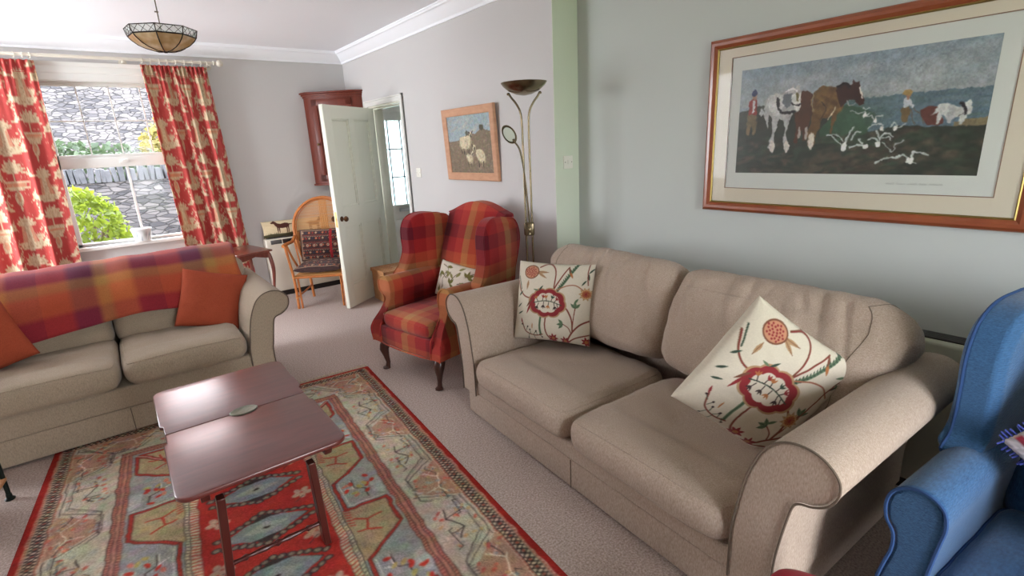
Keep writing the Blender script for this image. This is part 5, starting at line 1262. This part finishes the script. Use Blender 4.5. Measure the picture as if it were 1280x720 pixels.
M_lead = mat('dark_lead_came', rgb(40, 34, 30), .5, .6)
pn = tag(empty('pendant_lamp', (.447, 4.02, 0), math.radians(8)), 'octagonal leaded amber glass bowl lamp hanging from the ceiling', 'ceiling lamp')
zr = 2.315; NP = 8
prf = [(.180, zr - .042), (.165, zr - .062), (.135, zr - .088), (.10, zr - .106), (.055, zr - .120), (.012, zr - .124)]
def oct(r_, z, sub=1):
    P = []
    for k in range(NP):
        a, b = 2 * PI * (k + .5) / NP, 2 * PI * (k + 1.5) / NP
        for q in range(sub): t = q / sub; P.append(((r_ * math.cos(a)) * (1 - t) + r_ * math.cos(b) * t, r_ * math.sin(a) * (1 - t) + r_ * math.sin(b) * t, z))
    return P
for k in range(NP):
    a, b = 2 * PI * (k + .5) / NP, 2 * PI * (k + 1.5) / NP
    MB().loft([[(r_ * math.cos(a), r_ * math.sin(a), z), (r_ * math.cos(b), r_ * math.sin(b), z), (r_ * math.cos(b) * .985, r_ * math.sin(b) * .985, z + .003), (r_ * math.cos(a) * .985, r_ * math.sin(a) * .985, z + .003)] for r_, z in prf]).build('glass_panel', M_glassamber, pn, ang=50)
lead = MB()
for k in range(NP):
    a = 2 * PI * (k + .5) / NP; lead.tube([(.192 * math.cos(a), .192 * math.sin(a), zr)] + [((r_ + .001) * math.cos(a), (r_ + .001) * math.sin(a), z) for r_, z in prf], .0032, 6)
for r_, z, w_ in ((.192, zr, .0028), (.180, zr - .042, .0042)): lead.tube(oct(r_, z, 4), w_, 6, closed=True)
lead.lathe([(0, zr - .132), (.008, zr - .13), (.016, zr - .124), (.012, zr - .118)], 14)
top, bot = oct(.192, zr, 6), oct(.180, zr - .042, 6); n6 = len(top)
for k in range(0, n6, 2):
    for s_ in (-2, 2):
        p, q = Vector(top[k]), Vector(bot[(k + s_) % n6])
        if (k // 6) != ((k + s_) % n6) // 6 and (k % 6 != 0 and (k + s_) % 6 != 0): q = Vector(bot[(k // 6 * 6 + (0 if s_ < 0 else 6)) % n6])
        lead.tube([p, q], .0016, 5)
lead.build('lead_came', M_lead, pn)
MB().loft([top, bot], cap=False).build('rim_glass', M_glasspale, pn)
MB().tube([(0, 0, zr - .12), (0, 0, zr + .02)], .004, 6).tube([(0, 0, zr + .02), (0, 0, ZC - .02)], .0035, 6).tube([(.006, 0, zr + .10), (-.014, 0, zr + .10)], .004, 6).build('suspension_rod', mat('rod_metal', rgb(120, 112, 100), .4, .8), pn)
MB().lathe([(0, ZC - .035), (.02, ZC - .034), (.05, ZC - .012), (.055, ZC)], 20).build('ceiling_rose', M_lead, pn)
MB().lathe([(.0, zr - .01), (.022, zr - .012), (.028, zr - .035), (.024, zr - .06), (.0, zr - .07)], 16).build('bulb', mat('white_bulb', rgb(236, 236, 230), .3), pn)

# ================================================================== FLOOR LAMP
M_ab = mat('antique_brass_lamp', rgb(136, 122, 98), .26, 1.0)
fl = tag(empty('floor_lamp', (2.125, 2.585, 0), math.radians(-40)), 'brass uplighter floor lamp with a small reading arm, between wing chair and sofa', 'floor lamp')
MB().lathe([(0, 0), (.125, 0), (.128, .008), (.122, .02), (.06, .028), (.022, .036), (.018, .05), (0, .052)], 32).build('base', M_ab, fl)
for sx in (-1, 1):
    MB().tube(catmull([(sx * .020, 0, .04), (sx * .020, 0, .6), (sx * .020, 0, 1.2), (sx * .020, 0, 1.50), (sx * .021, 0, 1.66), (sx * .030, 0, 1.735), (sx * .056, 0, 1.785), (sx * .080, 0, 1.815), (sx * .096, 0, 1.842)], 8), .0065, 10).build('pole', M_ab, fl)
MB().box((-.034, -.016, .955), (.034, .016, 1.045), .012, 3).lathe([(0, 0), (.011, 0), (.011, .018), (0, .02)], 12, M=Matrix.Translation((.0, -.016, 1.00)) @ Matrix.Rotation(PI / 2, 4, 'X')).lathe([(0, 0), (.009, 0), (.009, .018), (0, .02)], 12, M=Matrix.Translation((.0, -.016, .970)) @ Matrix.Rotation(PI / 2, 4, 'X')).build('switch_housing', M_ab, fl)
MB().lathe([(.012, 1.825), (.05, 1.832), (.095, 1.852), (.128, 1.880), (.142, 1.900), (.138, 1.900), (.122, 1.882), (.09, 1.858), (.05, 1.84), (0, 1.835)], 40).build('uplight_bowl', M_ab, fl)
for sx in (-1, 1): MB().lathe([(0, 0), (.008, .002), (.01, .01), (.006, .016), (0, .018)], 10, c=(sx * .098, 0, 1.828)).build('bowl_screw', M_ab, fl)
ra_ = MB().tube(catmull([(0.004, -.012, 1.03), (-.006, -.018, 1.20), (-.020, -.02, 1.38), (-.040, -.02, 1.50), (-.068, -.02, 1.55)], 8), .0055, 8).build('reading_arm', M_ab, fl)
RM = Matrix.Translation((-.102, -.022, 1.60)) @ Matrix.Rotation(math.radians(-32), 4, 'Y') @ Matrix.Rotation(math.radians(-90), 4, 'X') @ Matrix.Rotation(math.radians(-20), 4, 'Y')
hd = MB().lathe([(0, .030), (.018, .028), (.035, .014), (.042, 0), (.039, 0), (.03, .012), (0, .02)], 22, M=RM @ Matrix.Scale(1.5, 4, (0, 1, 0))).tube([(-.068, -.02, 1.55), (-.080, -.018, 1.570)], .007, 8).build('reading_lamp_head', M_ab, fl)
MB().lathe([(0, .006), (.032, .006), (.032, .002), (0, .002)], 20, M=RM @ Matrix.Scale(1.5, 4, (0, 1, 0))).build('lens', mat('lamp_lens', rgb(220, 222, 214), .15, spec=.6), hd)

# ================================================================== SWITCHES
M_sw = mat('switch_plastic', rgb(232, 230, 220), .4)
def switch(label, M):
    s = tag(empty('light_switch'), label, 'light switch'); s.matrix_world = M
    MB().box((-.043, -.009, -.043), (.043, 0, .043), .004, 3).build('plate', M_sw, s)
    MB().box((-.009, -.014, -.014), (.009, -.008, .014), .003).build('rocker', M_sw, s)
    for x in (-.03, .03): MB().lathe([(0, 0), (.004, 0), (.004, .001), (0, .0012)], 10, M=Matrix.Translation((x, -.009, 0)) @ Matrix.Rotation(PI / 2, 4, 'X')).build('screw', mat('screw', rgb(150, 146, 136), .4, .8), s)
switch('cream light switch on the narrow green-lit wall return beside the floor lamp', Matrix.Translation((2.512, YS - .004, 1.405)))
switch('white light switch on the wall between the doorway and the sheep painting', Matrix.Translation((XF, 4.565, 1.318)) @ Matrix.Rotation(-PI / 2, 4, 'Z'))

# ================================================================== SHEEP PAINTING
def sheep_canvas():
    c = Canvas(240, 220, (150, 168, 174)); r = np.random.RandomState(2)
    for k in range(50): y = r.uniform(0, .35); c.ell(r.rand(), y, r.uniform(.05, .16), r.uniform(.02, .05), [(190, 186, 172), (160, 170, 172), (176, 164, 146)][k % 3], .35, -.4, soft=.8)
    c.poly([(0, .44), (.3, .425), (.48, .32), (.65, .33), (.79, .24), (1, .31), (1, 1), (0, 1)], (124, 110, 92))
    for k in range(420):
        x, y = r.rand(), r.uniform(.33, 1); 
        if y < .44 - .2 * max(0, x - .3): continue
        c.ell(x, y, r.uniform(.01, .05), r.uniform(.006, .022), [(108, 96, 78), (146, 130, 104), (132, 106, 88), (118, 120, 84), (160, 146, 118), (142, 116, 106)][k % 6], .5, r.uniform(-1, 1), soft=.6)
    c.ell(.80, .23, .05, .045, (84, 82, 66)); c.ell(.46, .31, .03, .04, (86, 86, 74))
    W, Wd, F = (206, 196, 164), (160, 148, 118), (64, 54, 48)
    def body(P):
        c.poly(P, Wd); cx = sum(p[0] for p in P) / len(P); cy = sum(p[1] for p in P) / len(P)
        c.poly([(cx + (x - cx) * .86 - .01, cy + (y - cy) * .86 - .015) for x, y in P], W)
        for k in range(30): a = r.uniform(0, 6.28); q = r.rand() ** .5 * .8; x = cx + q * .1 * math.cos(a); y = cy + q * .11 * math.sin(a); c.ell(x, y, .010, .02, [Wd, (220, 212, 186)][k % 2], .4)
    body([(.271, .388), (.32, .365), (.449, .368), (.52, .35), (.56, .40), (.55, .476), (.50, .59), (.483, .61), (.308, .60), (.259, .504)])
    for x in (.31, .36, .45, .48): c.line([(x, .58), (x, .66)], .016, F)
    c.ell(.545, .345, .028, .045, W); c.leaf(.53, .33, .06, .03, -2.2, F); c.leaf(.56, .33, .06, .03, -1.0, F); c.ell(.55, .36, .016, .03, F)
    body([(.64, .60), (.70, .585), (.793, .616), (.853, .731), (.83, .82), (.78, .85), (.66, .80), (.622, .669)])
    for x in (.68, .78): c.line([(x, .80), (x, .89)], .016, F)
    c.ell(.60, .57, .035, .05, W); c.ell(.605, .58, .016, .034, F); c.leaf(.58, .54, .06, .02, -2.3, F)
    body([(.388, .704), (.44, .68), (.506, .686), (.565, .72), (.56, .78), (.52, .83), (.43, .84)])
    for x in (.43, .50): c.line([(x, .82), (x, .89)], .012, F)
    c.ell(.55, .66, .024, .04, (220, 210, 184)); c.ell(.553, .67, .012, .026, F)
    c.warp(2.2, 6, 3); c.warp(1.0, 3, 4); c.noise(.14, 2, 5, .4); c.noise(.08, 8, 6, .3); return c
M_paintg = paintmat('oil_paint', .5, spec=.4, coat=.15)
def frame_mesh(name, W, H, fw, d, prof, m, parent):
    """mitred frame in local xz, centred; prof = [(across 0..1, depth)]"""
    rings = []
    for cx, cz in ((-1, -1), (1, -1), (1, 1), (-1, 1), (-1, -1)):
        rings.append([(cx * (W / 2 - a * fw), -dd_, cz * (H / 2 - a * fw)) for a, dd_ in prof])
    vs = [p for r_ in rings[:4] for p in r_]; n_ = len(prof); fs = []
    for i in range(4):
        j = (i + 1) % 4
        for k in range(n_): fs.append((i * n_ + k, j * n_ + k, j * n_ + (k + 1) % n_, i * n_ + (k + 1) % n_))
    return MB().add(vs, fs).build(name, m, parent, ang=25)
sp = tag(empty('sheep_painting'), 'small oil painting of three sheep on a moor in a plain pale wood frame', 'painting')
SPM = Matrix.Translation((XF, 3.607, 1.557)) @ Matrix.Rotation(-PI / 2, 4, 'Z') @ Matrix.Rotation(math.radians(2.5), 4, 'X'); sp.matrix_world = Matrix.Translation((-.012, 0, 0)) @ SPM
SW, SH = .745, .575
frame_mesh('picture_frame', SW, SH, .062, .03, [(0, 0), (0, .026), (.12, .030), (.9, .024), (1, .020), (1, 0)], mat('pale_oak', rgb(190, 142, 112), .5, vary=(14, rgb(206, 160, 128), .8, (1, 1, 3))), sp)
so = sheet('painted_canvas', SW - .12, SH - .12, 240, 220, sheep_canvas(), M_paintg, sp); so.location = (-(SW - .12) / 2, -.015, (SH - .12) / 2)
MB().box((-SW / 2 + .01, -.008, -SH / 2 + .01), (SW / 2 - .01, 0, SH / 2 - .01)).build('backing', M_lead, sp)

# ================================================================== LARGE FRAMED PRINT
def plough_canvas():
    S = 540; c = Canvas(S, int(S * .51), (120, 132, 138)); H_ = c.h
    c.sx, c.sy = S, H_
    for k in range(40):   # pale banded sky
        y = k / 40 * .36; t = y / .36; c.poly([(0, y), (1, y), (1, y + .011), (0, y + .011)], (112 + 22 * t, 128 + 12 * t, 136 + 4 * t))
    r = np.random.RandomState(7)
    for k in range(70): c.ell(r.rand(), r.uniform(.02, .33), r.uniform(.05, .2), r.uniform(.015, .05), [(150, 150, 146), (108, 126, 134), (140, 144, 146)][k % 3], .22, 0, soft=.9)
    c.poly([(.45, .37), (.668, .357), (.87, .351), (1, .355), (1, .63), (.42, .66)], (78, 98, 110))
    for k in range(200): c.ell(r.uniform(.45, 1), r.uniform(.365, .58), r.uniform(.02, .09), r.uniform(.004, .012), [(66, 88, 100), (90, 106, 112), (74, 96, 92)][k % 3], .4, 0, soft=.7)
    c.poly([(0, .47), (.07, .36), (.12, .352), (.14, .36), (.14, .6), (0, .6)], (62, 66, 56)); c.poly([(0, .40), (.05, .38), (.12, .36), (.14, .55), (0, .6)], (58, 62, 50))
    c.poly([(.90, .59), (1, .573), (1, .645), (.90, .63)], (110, 98, 70))
    c.poly([(.10, .42), (.36, .40), (.46, .48), (.46, .66), (.10, .66)], (44, 46, 36)); c.poly([(0, .56), (.2, .60), (.4, .62), (.55, .66), (.72, .60), (.80, .62), (1, .63), (1, 1), (0, 1)], (44, 50, 40))
    c.poly([(.40, .62), (.451, .489), (.508, .40), (.578, .45), (.63, .50), (.60, .649), (.496, .746), (.42, .72)], (46, 70, 48)); c.ell(.54, .52, .10, .13, (56, 84, 64), .7, soft=.9); c.ell(.64, .50, .07, .09, (66, 88, 84), .7, soft=.9)
    c.poly([(.42, 1), (.52, .84), (.66, .72), (.74, .62), (.80, .62), (.76, .78), (.66, 1)], (54, 48, 40))
    for k in range(520):
        x, y = r.rand(), r.uniform(.66, 1); c.ell(x, y, r.uniform(.01, .05), r.uniform(.006, .02), [(34, 44, 34), (60, 58, 46), (50, 66, 48), (78, 68, 54), (40, 40, 32)][k % 5], .6, r.uniform(-.5, .2), soft=.7)
    for k in range(60): c.ell(r.uniform(.35, .72), r.uniform(.82, .99), .04, .012, (74, 66, 52), .3, -.3, soft=.8)
    # walking man in a red waistcoat
    c.poly([(.045, .43), (.09, .43), (.096, .50), (.094, .62), (.08, .63), (.072, .52), (.062, .63), (.045, .62)], (104, 88, 58)); c.poly([(.05, .30), (.075, .275), (.09, .30), (.092, .43), (.05, .43)], (128, 46, 36)); c.poly([(.068, .30), (.080, .30), (.082, .40), (.070, .42)], (176, 176, 172)); c.ell(.078, .245, .012, .026, (150, 112, 90)); c.ell(.076, .228, .014, .018, (44, 52, 84))
    WB = [(.127, .32), (.153, .257), (.219, .253), (.235, .229), (.262, .187), (.269, .22), (.293, .194), (.302, .264), (.307, .362), (.299, .442), (.273, .421), (.26, .53), (.249, .619), (.271, .768), (.25, .779), (.238, .709), (.242, .584), (.229, .504), (.208, .49), (.195, .614), (.193, .73), (.189, .771), (.165, .764), (.179, .613), (.174, .474), (.157, .438), (.156, .576), (.133, .458)]
    c.poly([(.12, .364), (.103, .431), (.117, .456), (.134, .423)], (150, 152, 150))
    c.poly([(.302, .259), (.332, .25), (.356, .29), (.363, .435), (.353, .574), (.345, .66), (.350, .70), (.331, .70), (.325, .60), (.304, .725), (.290, .71), (.295, .601), (.28, .455), (.304, .426)], (72, 44, 28))
    G = [(.361, .287), (.385, .235), (.40, .222), (.459, .262), (.483, .341), (.5, .374), (.498, .424), (.475, .462), (.46, .574), (.455, .64), (.448, .64), (.45, .479), (.43, .50), (.409, .505), (.40, .60), (.393, .62), (.386, .751), (.356, .745), (.352, .627), (.363, .542), (.362, .413)]
    c.poly(G, (92, 66, 34))
    for k in range(40): x, y = r.uniform(.37, .48), r.uniform(.26, .45); c.ell(x, y, .018, .012, [(118, 88, 44), (76, 52, 28), (104, 78, 42)][k % 3], .6, .6, soft=.6)
    c.poly([(.455, .27), (.462, .235), (.481, .215), (.50, .235), (.517, .245), (.52, .195), (.531, .235), (.545, .225), (.551, .27), (.562, .316), (.574, .367), (.572, .416), (.556, .420), (.539, .376), (.514, .361), (.496, .404), (.483, .432), (.469, .358)], (56, 32, 24))
    c.line([(.552, .27), (.560, .32), (.566, .36)], .006, (196, 186, 172)); c.curve([(.505, .37), (.52, .41), (.545, .40)], .003, (140, 140, 138)); c.curve([(.46, .25), (.49, .23), (.51, .26)], .012, (30, 22, 20))
    c.poly(WB, (150, 150, 146))
    c.poly([(.153, .262), (.219, .262), (.235, .30), (.22, .40), (.20, .47), (.175, .44), (.15, .36), (.14, .32)], (172, 172, 168)); c.poly([(.225, .27), (.262, .26), (.27, .36), (.24, .40), (.22, .34)], (92, 96, 98))
    c.curve([(.195, .30), (.205, .40), (.245, .44), (.289, .41)], .012, (40, 36, 36)); c.poly([(.262, .28), (.302, .265), (.306, .37), (.30, .43), (.282, .42), (.270, .37), (.26, .33)], (184, 182, 176)); c.curve([(.262, .35), (.285, .375), (.306, .36)], .006, (34, 30, 30)); c.line([(.285, .27), (.289, .33)], .010, (92, 84, 44)); c.curve([(.235, .24), (.262, .22), (.285, .25)], .008, (200, 198, 194))
    for x in (.185, .258): c.ell(x, .745, .013, .03, (186, 180, 168))
    c.ell(.37, .70, .014, .04, (178, 170, 156)); c.ell(.345, .63, .009, .03, (150, 140, 128)); c.ell(.312, .62, .007, .03, (150, 140, 128)); c.line([(.434, .52), (.45, .47), (.462, .42)], .005, (188, 176, 140)); c.curve([(.36, .30), (.355, .36), (.368, .44)], .005, (130, 110, 70)); c.curve([(.40, .36), (.42, .44), (.40, .52)], .004, (52, 40, 26))
    for P, w_ in (([(.437, .656), (.464, .672), (.502, .748)], .007), ([(.437, .656), (.484, .656), (.508, .718)], .004), ([(.514, .753), (.525, .685), (.546, .598)], .007), ([(.543, .712), (.557, .645), (.578, .639)], .007), ([(.54, .771), (.563, .751), (.6, .766)], .008), ([(.574, .697), (.591, .757)], .009), ([(.608, .704), (.634, .693), (.648, .743)], .006), ([(.651, .731), (.659, .679), (.676, .656), (.7, .69)], .006), ([(.661, .703), (.682, .689), (.695, .718)], .005), ([(.638, .636), (.653, .703)], .006), ([(.577, .515), (.607, .511), (.625, .553), (.627, .517), (.653, .517)], .005), ([(.602, .616), (.624, .59), (.657, .589), (.662, .634)], .006), ([(.684, .608), (.7, .578), (.717, .62), (.736, .59)], .005), ([(.526, .462), (.563, .48), (.58, .47), (.584, .507), (.602, .486)], .004), ([(.572, .437), (.589, .455), (.599, .443)], .004), ([(.667, .736), (.705, .812), (.715, .755), (.742, .725)], .004), ([(.647, .91), (.686, .865), (.723, .861), (.75, .837), (.774, .878), (.796, .906)], .007), ([(.779, .862), (.784, .822), (.804, .823), (.833, .843)], .007), ([(.779, .85), (.783, .814), (.825, .832)], .004)):
        c.curve(P, w_, (160, 168, 164), .75)
    for x, y, a, b in ((.515, .765, .011, .02), (.60, .765, .012, .012), (.648, .745, .010, .010), (.775, .885, .013, .014), (.627, .55, .006, .012), (.705, .62, .01, .01), (.655, .62, .008, .01), (.584, .50, .006, .01)): c.ell(x, y, a, b, (196, 196, 188))
    # ploughman and team
    c.poly([(.716, .459), (.748, .464), (.75, .521), (.742, .58), (.727, .575), (.716, .497)], (98, 78, 46)); c.poly([(.720, .395), (.738, .38), (.748, .41), (.762, .455), (.756, .466), (.742, .44), (.742, .47), (.722, .465)], (168, 174, 176)); c.ell(.734, .362, .010, .02, (140, 100, 76)); c.ell(.731, .348, .017, .013, (146, 118, 66)); c.line([(.758, .47), (.785, .52), (.80, .59)], .004, (84, 76, 64)); c.line([(.75, .48), (.77, .60)], .004, (84, 76, 64))
    c.poly([(.783, .497), (.805, .46), (.837, .465), (.858, .536), (.867, .60), (.85, .62), (.811, .60), (.789, .545)], (88, 48, 40))
    c.poly([(.822, .535), (.84, .461), (.87, .448), (.895, .474), (.911, .49), (.93, .445), (.938, .435), (.945, .461), (.950, .52), (.946, .544), (.935, .55), (.927, .621), (.919, .62), (.913, .561), (.895, .568), (.884, .602), (.876, .60), (.873, .556), (.86, .536), (.852, .612), (.844, .611), (.843, .52)], (164, 166, 162)); c.curve([(.912, .46), (.928, .50), (.932, .54)], .008, (34, 30, 34)); c.line([(.905, .56), (.93, .52)], .003, (60, 50, 50)); c.ell(.885, .53, .016, .04, (134, 138, 138), .7, soft=.5)
    for x, y in ((.62, .10), (.70, .13), (.73, .09), (.55, .18), (.76, .16)): c.line([(x - .004, y), (x, y + .006), (x + .005, y - .002)], .002, (80, 84, 86))
    c.warp(2.0, 7, 3); c.warp(1.2, 3, 4); c.noise(.09, 1, 3, .15); c.noise(.09, 4, 9, .15); c.noise(.08, 14, 10, .15); g = c.a.mean(2, keepdims=True); c.a = np.clip((g + (c.a - g) * .85) * 1.3, 0, 1); return c
bpz = tag(empty('framed_print'), 'large framed print of plough horses and gulls, orange wood frame, above the oatmeal sofa', 'framed picture')
BY0, BY1, BZ0, BZ1 = .308, 1.629, 1.140, 2.0
bpz.matrix_world = Matrix.Translation((XN - .004, (BY0 + BY1) / 2, (BZ0 + BZ1) / 2)) @ Matrix.Rotation(-PI / 2, 4, 'Z')
BW, BH = BY1 - BY0, BZ1 - BZ0
M_fr = mat('orange_stained_wood', rgb(128, 60, 34), .32, spec=.5, coat=.4, vary=(6, rgb(150, 78, 44), .9, (1.5, 1, 1.5)))
frame_mesh('picture_frame', BW, BH, .046, .03, [(0, 0), (0, .016), (.10, .024), (.35, .032), (.65, .032), (.9, .024), (1, .020), (1, 0)], M_fr, bpz)
frame_mesh('gilt_slip', BW - .088, BH - .088, .008, .02, [(0, .012), (0, .022), (.5, .024), (1, .018), (1, .012)], mat('gilt', rgb(176, 150, 90), .35, .8), bpz)
yc = (BY0 + BY1) / 2; zc_ = (BZ0 + BZ1) / 2
MB().box((-BW / 2 + .01, -.008, -BH / 2 + .01), (BW / 2 - .01, 0, BH / 2 - .01)).build('backing', M_lead, bpz)
# mount with a window (outer mount), inner paper, printed image; local x = yc - y
def xz(y, z): return (yc - y, z - zc_)
mo = MB(); M_mount = mat('cream_mount', rgb(236, 226, 204), .9); M_paper = mat('print_paper', rgb(232, 236, 228), .9)
ox0, oz1 = xz(1.508, 1.905); ox1, oz0 = xz(.425, 1.262)
W2, H2 = BW / 2 - .04, BH / 2 - .04
for a, b in (((-W2, -.014, -H2), (ox0, -.010, H2)), ((ox1, -.014, -H2), (W2, -.010, H2)), ((ox0, -.014, oz1), (ox1, -.010, H2)), ((ox0, -.014, -H2), (ox1, -.010, oz0))): mo.box(a, b)
mo.build('mount', M_mount, bpz)
frame_mesh('mount_line', ox1 - ox0, oz1 - oz0, .003, .01, [(0, .009), (0, .0145), (1, .0145), (1, .009)], mat('mount_edge', rgb(150, 120, 96), .8), bpz).location = ((ox0 + ox1) / 2, 0, (oz0 + oz1) / 2)
MB().box((ox0 - .005, -.0095, oz0 - .005), (ox1 + .005, -.0085, oz1 + .005)).build('paper', M_paper, bpz)
ix0, iz1 = xz(1.453, 1.838); ix1, iz0 = xz(.487, 1.342)
im = sheet('printed_image', ix1 - ix0, iz1 - iz0, 540, 275, plough_canvas(), M_paintg, bpz); im.location = (ix0, -.0102, iz1)
# faint pencil inscription under the image
pm = MB(); x = ix0 + (ix1 - ix0) * .70; rr = np.random.RandomState(3)
for k in range(30):
    if k in (5, 11, 17, 22): x += .008; continue
    h_ = rr.uniform(.004, .010); pm.tube([(x, -.0104, iz0 - .040), (x + .002, -.0104, iz0 - .040 + h_), (x + .005, -.0104, iz0 - .040)], .0004, 4); x += .0062
pm.build('pencil_inscription', mat('pencil', rgb(150, 150, 148), .9), bpz)
MB().box((-BW / 2 + .04, -.0175, -BH / 2 + .04), (BW / 2 - .04, -.0160, BH / 2 - .04)).build('glazing', M_glass, bpz)

# ================================================================== SMALL THINGS AT THE EDGES
M_wd = mat('honey_wood', rgb(190, 138, 92), .6, vary=(12, rgb(170, 116, 74), .8, (1, 6, 1)))
bx = tag(empty('wooden_box', (2.205, 4.985, 0), math.radians(0)), 'low honey-coloured slatted wooden box between the open door and the wing chair', 'box')
m = MB()
for k in range(9): x = -.155 + k * .0388; m.box((x - .016, -.16, .335), (x + .016, .16, .347), .002)
m.build('slatted_lid', M_wd, bx)
m = MB(); m.box((-.18, -.17, .315), (.18, -.158, .348)).box((-.18, .158, .315), (.18, .17, .348)).box((-.18, -.17, .315), (-.168, .17, .348)).box((.168, -.17, .315), (.18, .17, .348)).build('rim', M_wd, bx)
m = MB(); m.box((-.172, -.162, .01), (.172, .162, .318), .004).build('box_body', M_wd, bx)
M_iron = mat('green_black_iron', rgb(30, 38, 34), .4, .6)
ps = tag(empty('stand', (-.86, 3.08, 0), math.radians(-8)), 'low dark iron stand with a wooden shelf, only its foot showing at the left edge', 'stand')
for sx in (-1, 1):
    for sy in (-1, 1):
        MB().tube([(sx * .16, sy * .15, .015), (sx * .16, sy * .15, .44)], .010, 10).lathe([(0, 0), (.020, 0), (.021, .006), (.012, .014), (.012, .03), (0, .03)], 14, c=(sx * .16, sy * .15, 0)).build('leg', M_iron, ps)
MB().box((-.17, -.16, .10), (.17, .16, .118), .003).build('shelf', M_wd, ps)
MB().box((-.18, -.17, .43), (.18, .17, .448), .004).build('top', M_wd, ps)

# ================================================================== LIGHT AND CAMERA
wd = bpy.data.worlds.new('overcast'); sc.world = wd; wd.use_nodes = True; nt = wd.node_tree; bg = nt.nodes['Background']
tcw = N(nt, 'ShaderNodeTexCoord'); sxy = N(nt, 'ShaderNodeSeparateXYZ'); rw = N(nt, 'ShaderNodeValToRGB'); nt.links.new(tcw.outputs['Generated'], sxy.inputs[0]); nt.links.new(sxy.outputs[2], rw.inputs[0])
rw.color_ramp.elements[0].position = .0; rw.color_ramp.elements[0].color = (.80, .83, .86, 1); rw.color_ramp.elements[1].position = .6; rw.color_ramp.elements[1].color = (.90, .94, 1.02, 1)
nt.links.new(rw.outputs[0], bg.inputs[0]); bg.inputs[1].default_value = 5.0
def portal(x, y, z, sx_, sy_, rot):
    l = bpy.data.lights.new('window_portal', 'AREA'); l.shape = 'RECTANGLE'; l.size = sx_; l.size_y = sy_; l.cycles.is_portal = True
    o = bpy.data.objects.new('window_portal', l); o.location = (x, y, z); o.rotation_euler = rot; COL.objects.link(o)
portal((WX0 + WX1) / 2, YB + .33, (WZ0 + WZ1) / 2, WX1 - WX0, WZ1 - WZ0, (-PI / 2, 0, 0))
portal((GX0 + GX1) / 2, YR - .21, GZ1 / 2, GX1 - GX0, GZ1, (PI / 2, 0, 0))
portal(XL - .21, (LY0 + LY1) / 2, (LZ0 + LZ1) / 2, LZ1 - LZ0, LY1 - LY0, (0, -PI / 2, 0))
portal((gx0 + gx1) / 2, HY + .2, 1.35, gx1 - gx0, 1.9, (-PI / 2, 0, 0))
cam = bpy.data.cameras.new('camera'); cam.sensor_width = 36; cam.lens = 36 * 639.6 / 1280; cam.clip_start = .05
co = bpy.data.objects.new('camera', cam); COL.objects.link(co); sc.camera = co
yw, pt, rl_ = math.radians(37.15), math.radians(15.67), math.radians(2.80)
f = Vector((math.sin(yw) * math.cos(pt), math.cos(yw) * math.cos(pt), -math.sin(pt))); rt = Vector((math.cos(yw), -math.sin(yw), 0)); dn = f.cross(rt)
r2 = rt * math.cos(rl_) + dn * math.sin(rl_); d2 = -rt * math.sin(rl_) + dn * math.cos(rl_)
co.matrix_world = Matrix(((r2.x, -d2.x, -f.x, 0), (r2.y, -d2.y, -f.y, 0), (r2.z, -d2.z, -f.z, 1.54), (0, 0, 0, 1)))
sc.view_settings.view_transform = 'Standard'; sc.view_settings.look = 'None'; sc.view_settings.gamma = 1; sc.view_settings.use_curve_mapping = False; sc.view_settings.exposure = 2.35
sc.cycles.max_bounces = 12; sc.cycles.diffuse_bounces = 8; sc.cycles.transparent_max_bounces = 16; sc.cycles.use_denoising = True; sc.cycles.caustics_reflective = False; sc.cycles.caustics_refractive = False
sc.cycles.sample_clamp_indirect = 10
bpy.context.view_layer.update()
